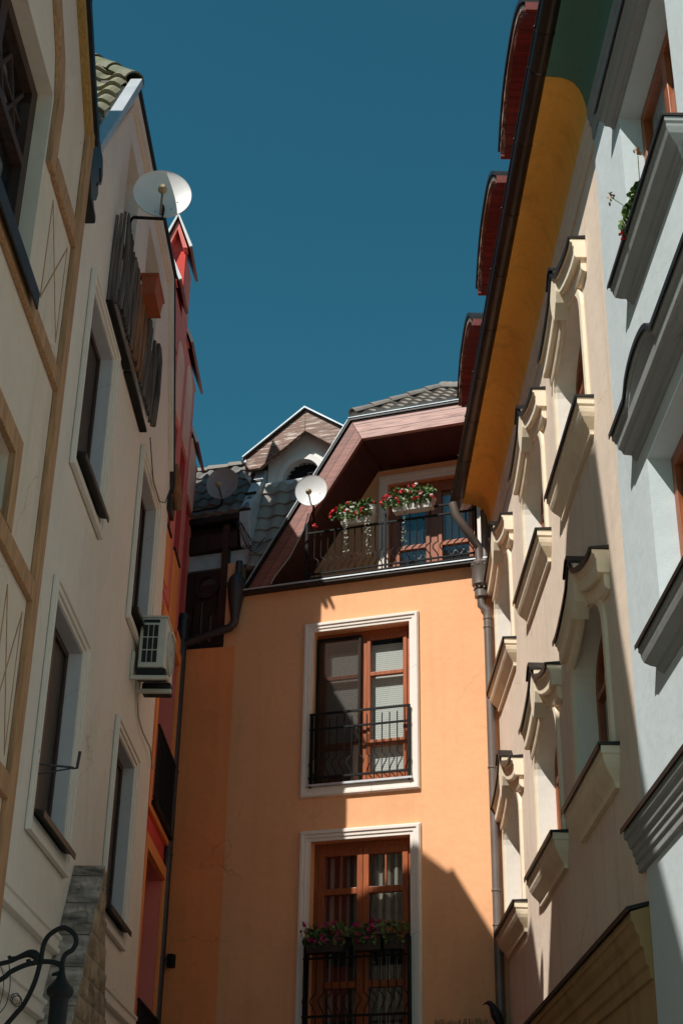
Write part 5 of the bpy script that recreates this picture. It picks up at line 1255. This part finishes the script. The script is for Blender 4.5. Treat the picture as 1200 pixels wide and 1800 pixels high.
p = sm([(-2.06, 1.95), (-1.6, 2.15), (-1.25, 2.33), (-1.103, 2.404), (-1.071, 2.43), (-1.022, 2.454), (-.971, 2.465), (-.93, 2.464), (-.904, 2.449), (-.90, 2.40)])
MB().tube(p, .0085, 10).build('main_arm', M['iron'], S, smooth=True)
p = sm([(-2.06, 2.43), (-1.5, 2.40), (-1.2, 2.435), (-1.109, 2.456), (-1.076, 2.465), (-1.043, 2.481), (-1.016, 2.491), (-.996, 2.487), (-.988, 2.472), (-.998, 2.460), (-1.012, 2.462), (-1.016, 2.472)])
k_ = len(p); MB().tube(p, [.008 + (.007 * math.exp(-((i - k_ + 26) / 8.) ** 2)) for i in range(k_)], 10).tube(sm([(-1.05, 2.478), (-1.075, 2.475), (-1.082, 2.483)]), [.006] * 12 + [.002], 6).build('leaf_scroll', M['iron'], S, smooth=True)
MB().lathe((0, 0, 0), [(.032, -.4), (.030, .02), (.030, .055), (.032, .09), (.042, .10), (.046, .112), (.042, .122), (.03, .135), (.018, .15), (.008, .18), (.006, .20)], 18).build('lamp_head', M['iron'], S, smooth=True)
MB().tube(sm([(-1.105, 2.449), (-1.093, 2.419), (-1.088, 2.36), (-1.11, 2.25)]), .0016, 5).tube(sm([(-1.078, 2.455), (-1.067, 2.393), (-1.073, 2.327), (-1.10, 2.29)]), .0018, 5).build('wire', M['darkcable'], S)
ring_ = [(.0 - .143 + .016 * math.cos(a / 9 * 2 * pi * 1.6), .012 * math.sin(a * .9), .085 + .018 * math.sin(a / 9 * 2 * pi * 1.6)) for a in range(10)]
MB().tube(ring_, .0016, 5).tube([(q[0] + .004, q[1] - .004, q[2] - .006) for q in ring_], .0016, 5).build('wire_coil', M['darkcable'], S)
MB().box(-1.19, -1.165, -.08, .08, -.5, .35).build('wall_plate', M['iron'], S, bevel=.006)

# ================================================================== light, sky, camera
sd = Vector((.15, .1735, -.261)).normalized()          # direction the sunlight travels
el = math.asin(-sd.z); az = math.atan2(-sd.x, -sd.y)  # azimuth of the sun from +Y towards +X
sun = bpy.data.lights.new('sun', 'SUN'); sun.energy = 5.0; sun.angle = math.radians(.5); sun.color = (1, .955, .90)
so = bpy.data.objects.new('sun', sun); COL.objects.link(so); so.rotation_euler = sd.to_track_quat('-Z', 'Y').to_euler(); so.location = (-20, -20, 40)
wd = bpy.data.worlds.new('World'); SC.world = wd; wd.use_nodes = True
nt = wd.node_tree; bg = nt.nodes['Background']
sky = nt.nodes.new('ShaderNodeTexSky'); sky.sky_type = 'NISHITA'; sky.sun_disc = False
sky.sun_elevation = el; sky.sun_rotation = az; sky.altitude = 300; sky.air_density = 1.0; sky.dust_density = .3; sky.ozone_density = 1.5
tn = nt.nodes.new('ShaderNodeVectorMath'); tn.operation = 'MULTIPLY'; tn.inputs[1].default_value = (.46, 1.46, 1.30)
nt.links.new(sky.outputs[0], tn.inputs[0]); nt.links.new(tn.outputs[0], bg.inputs[0]); bg.inputs[1].default_value = .055

cam = bpy.data.cameras.new('camera'); co = bpy.data.objects.new('camera', cam); COL.objects.link(co)
cam.sensor_fit = 'VERTICAL'; cam.sensor_height = 36; cam.lens = 51.12; cam.clip_start = .05; cam.clip_end = 600
pt, rl = math.radians(27.19), math.radians(1.005)
fw = Vector((0, math.cos(pt), math.sin(pt))); r0 = Vector((1, 0, 0)); u0 = Vector((0, -math.sin(pt), math.cos(pt)))
rx = r0 * math.cos(rl) + u0 * math.sin(rl); uy = -r0 * math.sin(rl) + u0 * math.cos(rl)
co.matrix_world = Matrix(((rx.x, uy.x, -fw.x, 0), (rx.y, uy.y, -fw.y, 0), (rx.z, uy.z, -fw.z, 1.6), (0, 0, 0, 1)))
SC.camera = co
vs = SC.view_settings; vs.view_transform = 'Standard'; vs.look = 'None'; vs.exposure = .07; vs.gamma = 1
SC.cycles.max_bounces = 14; SC.cycles.diffuse_bounces = 12; SC.cycles.transparent_max_bounces = 12
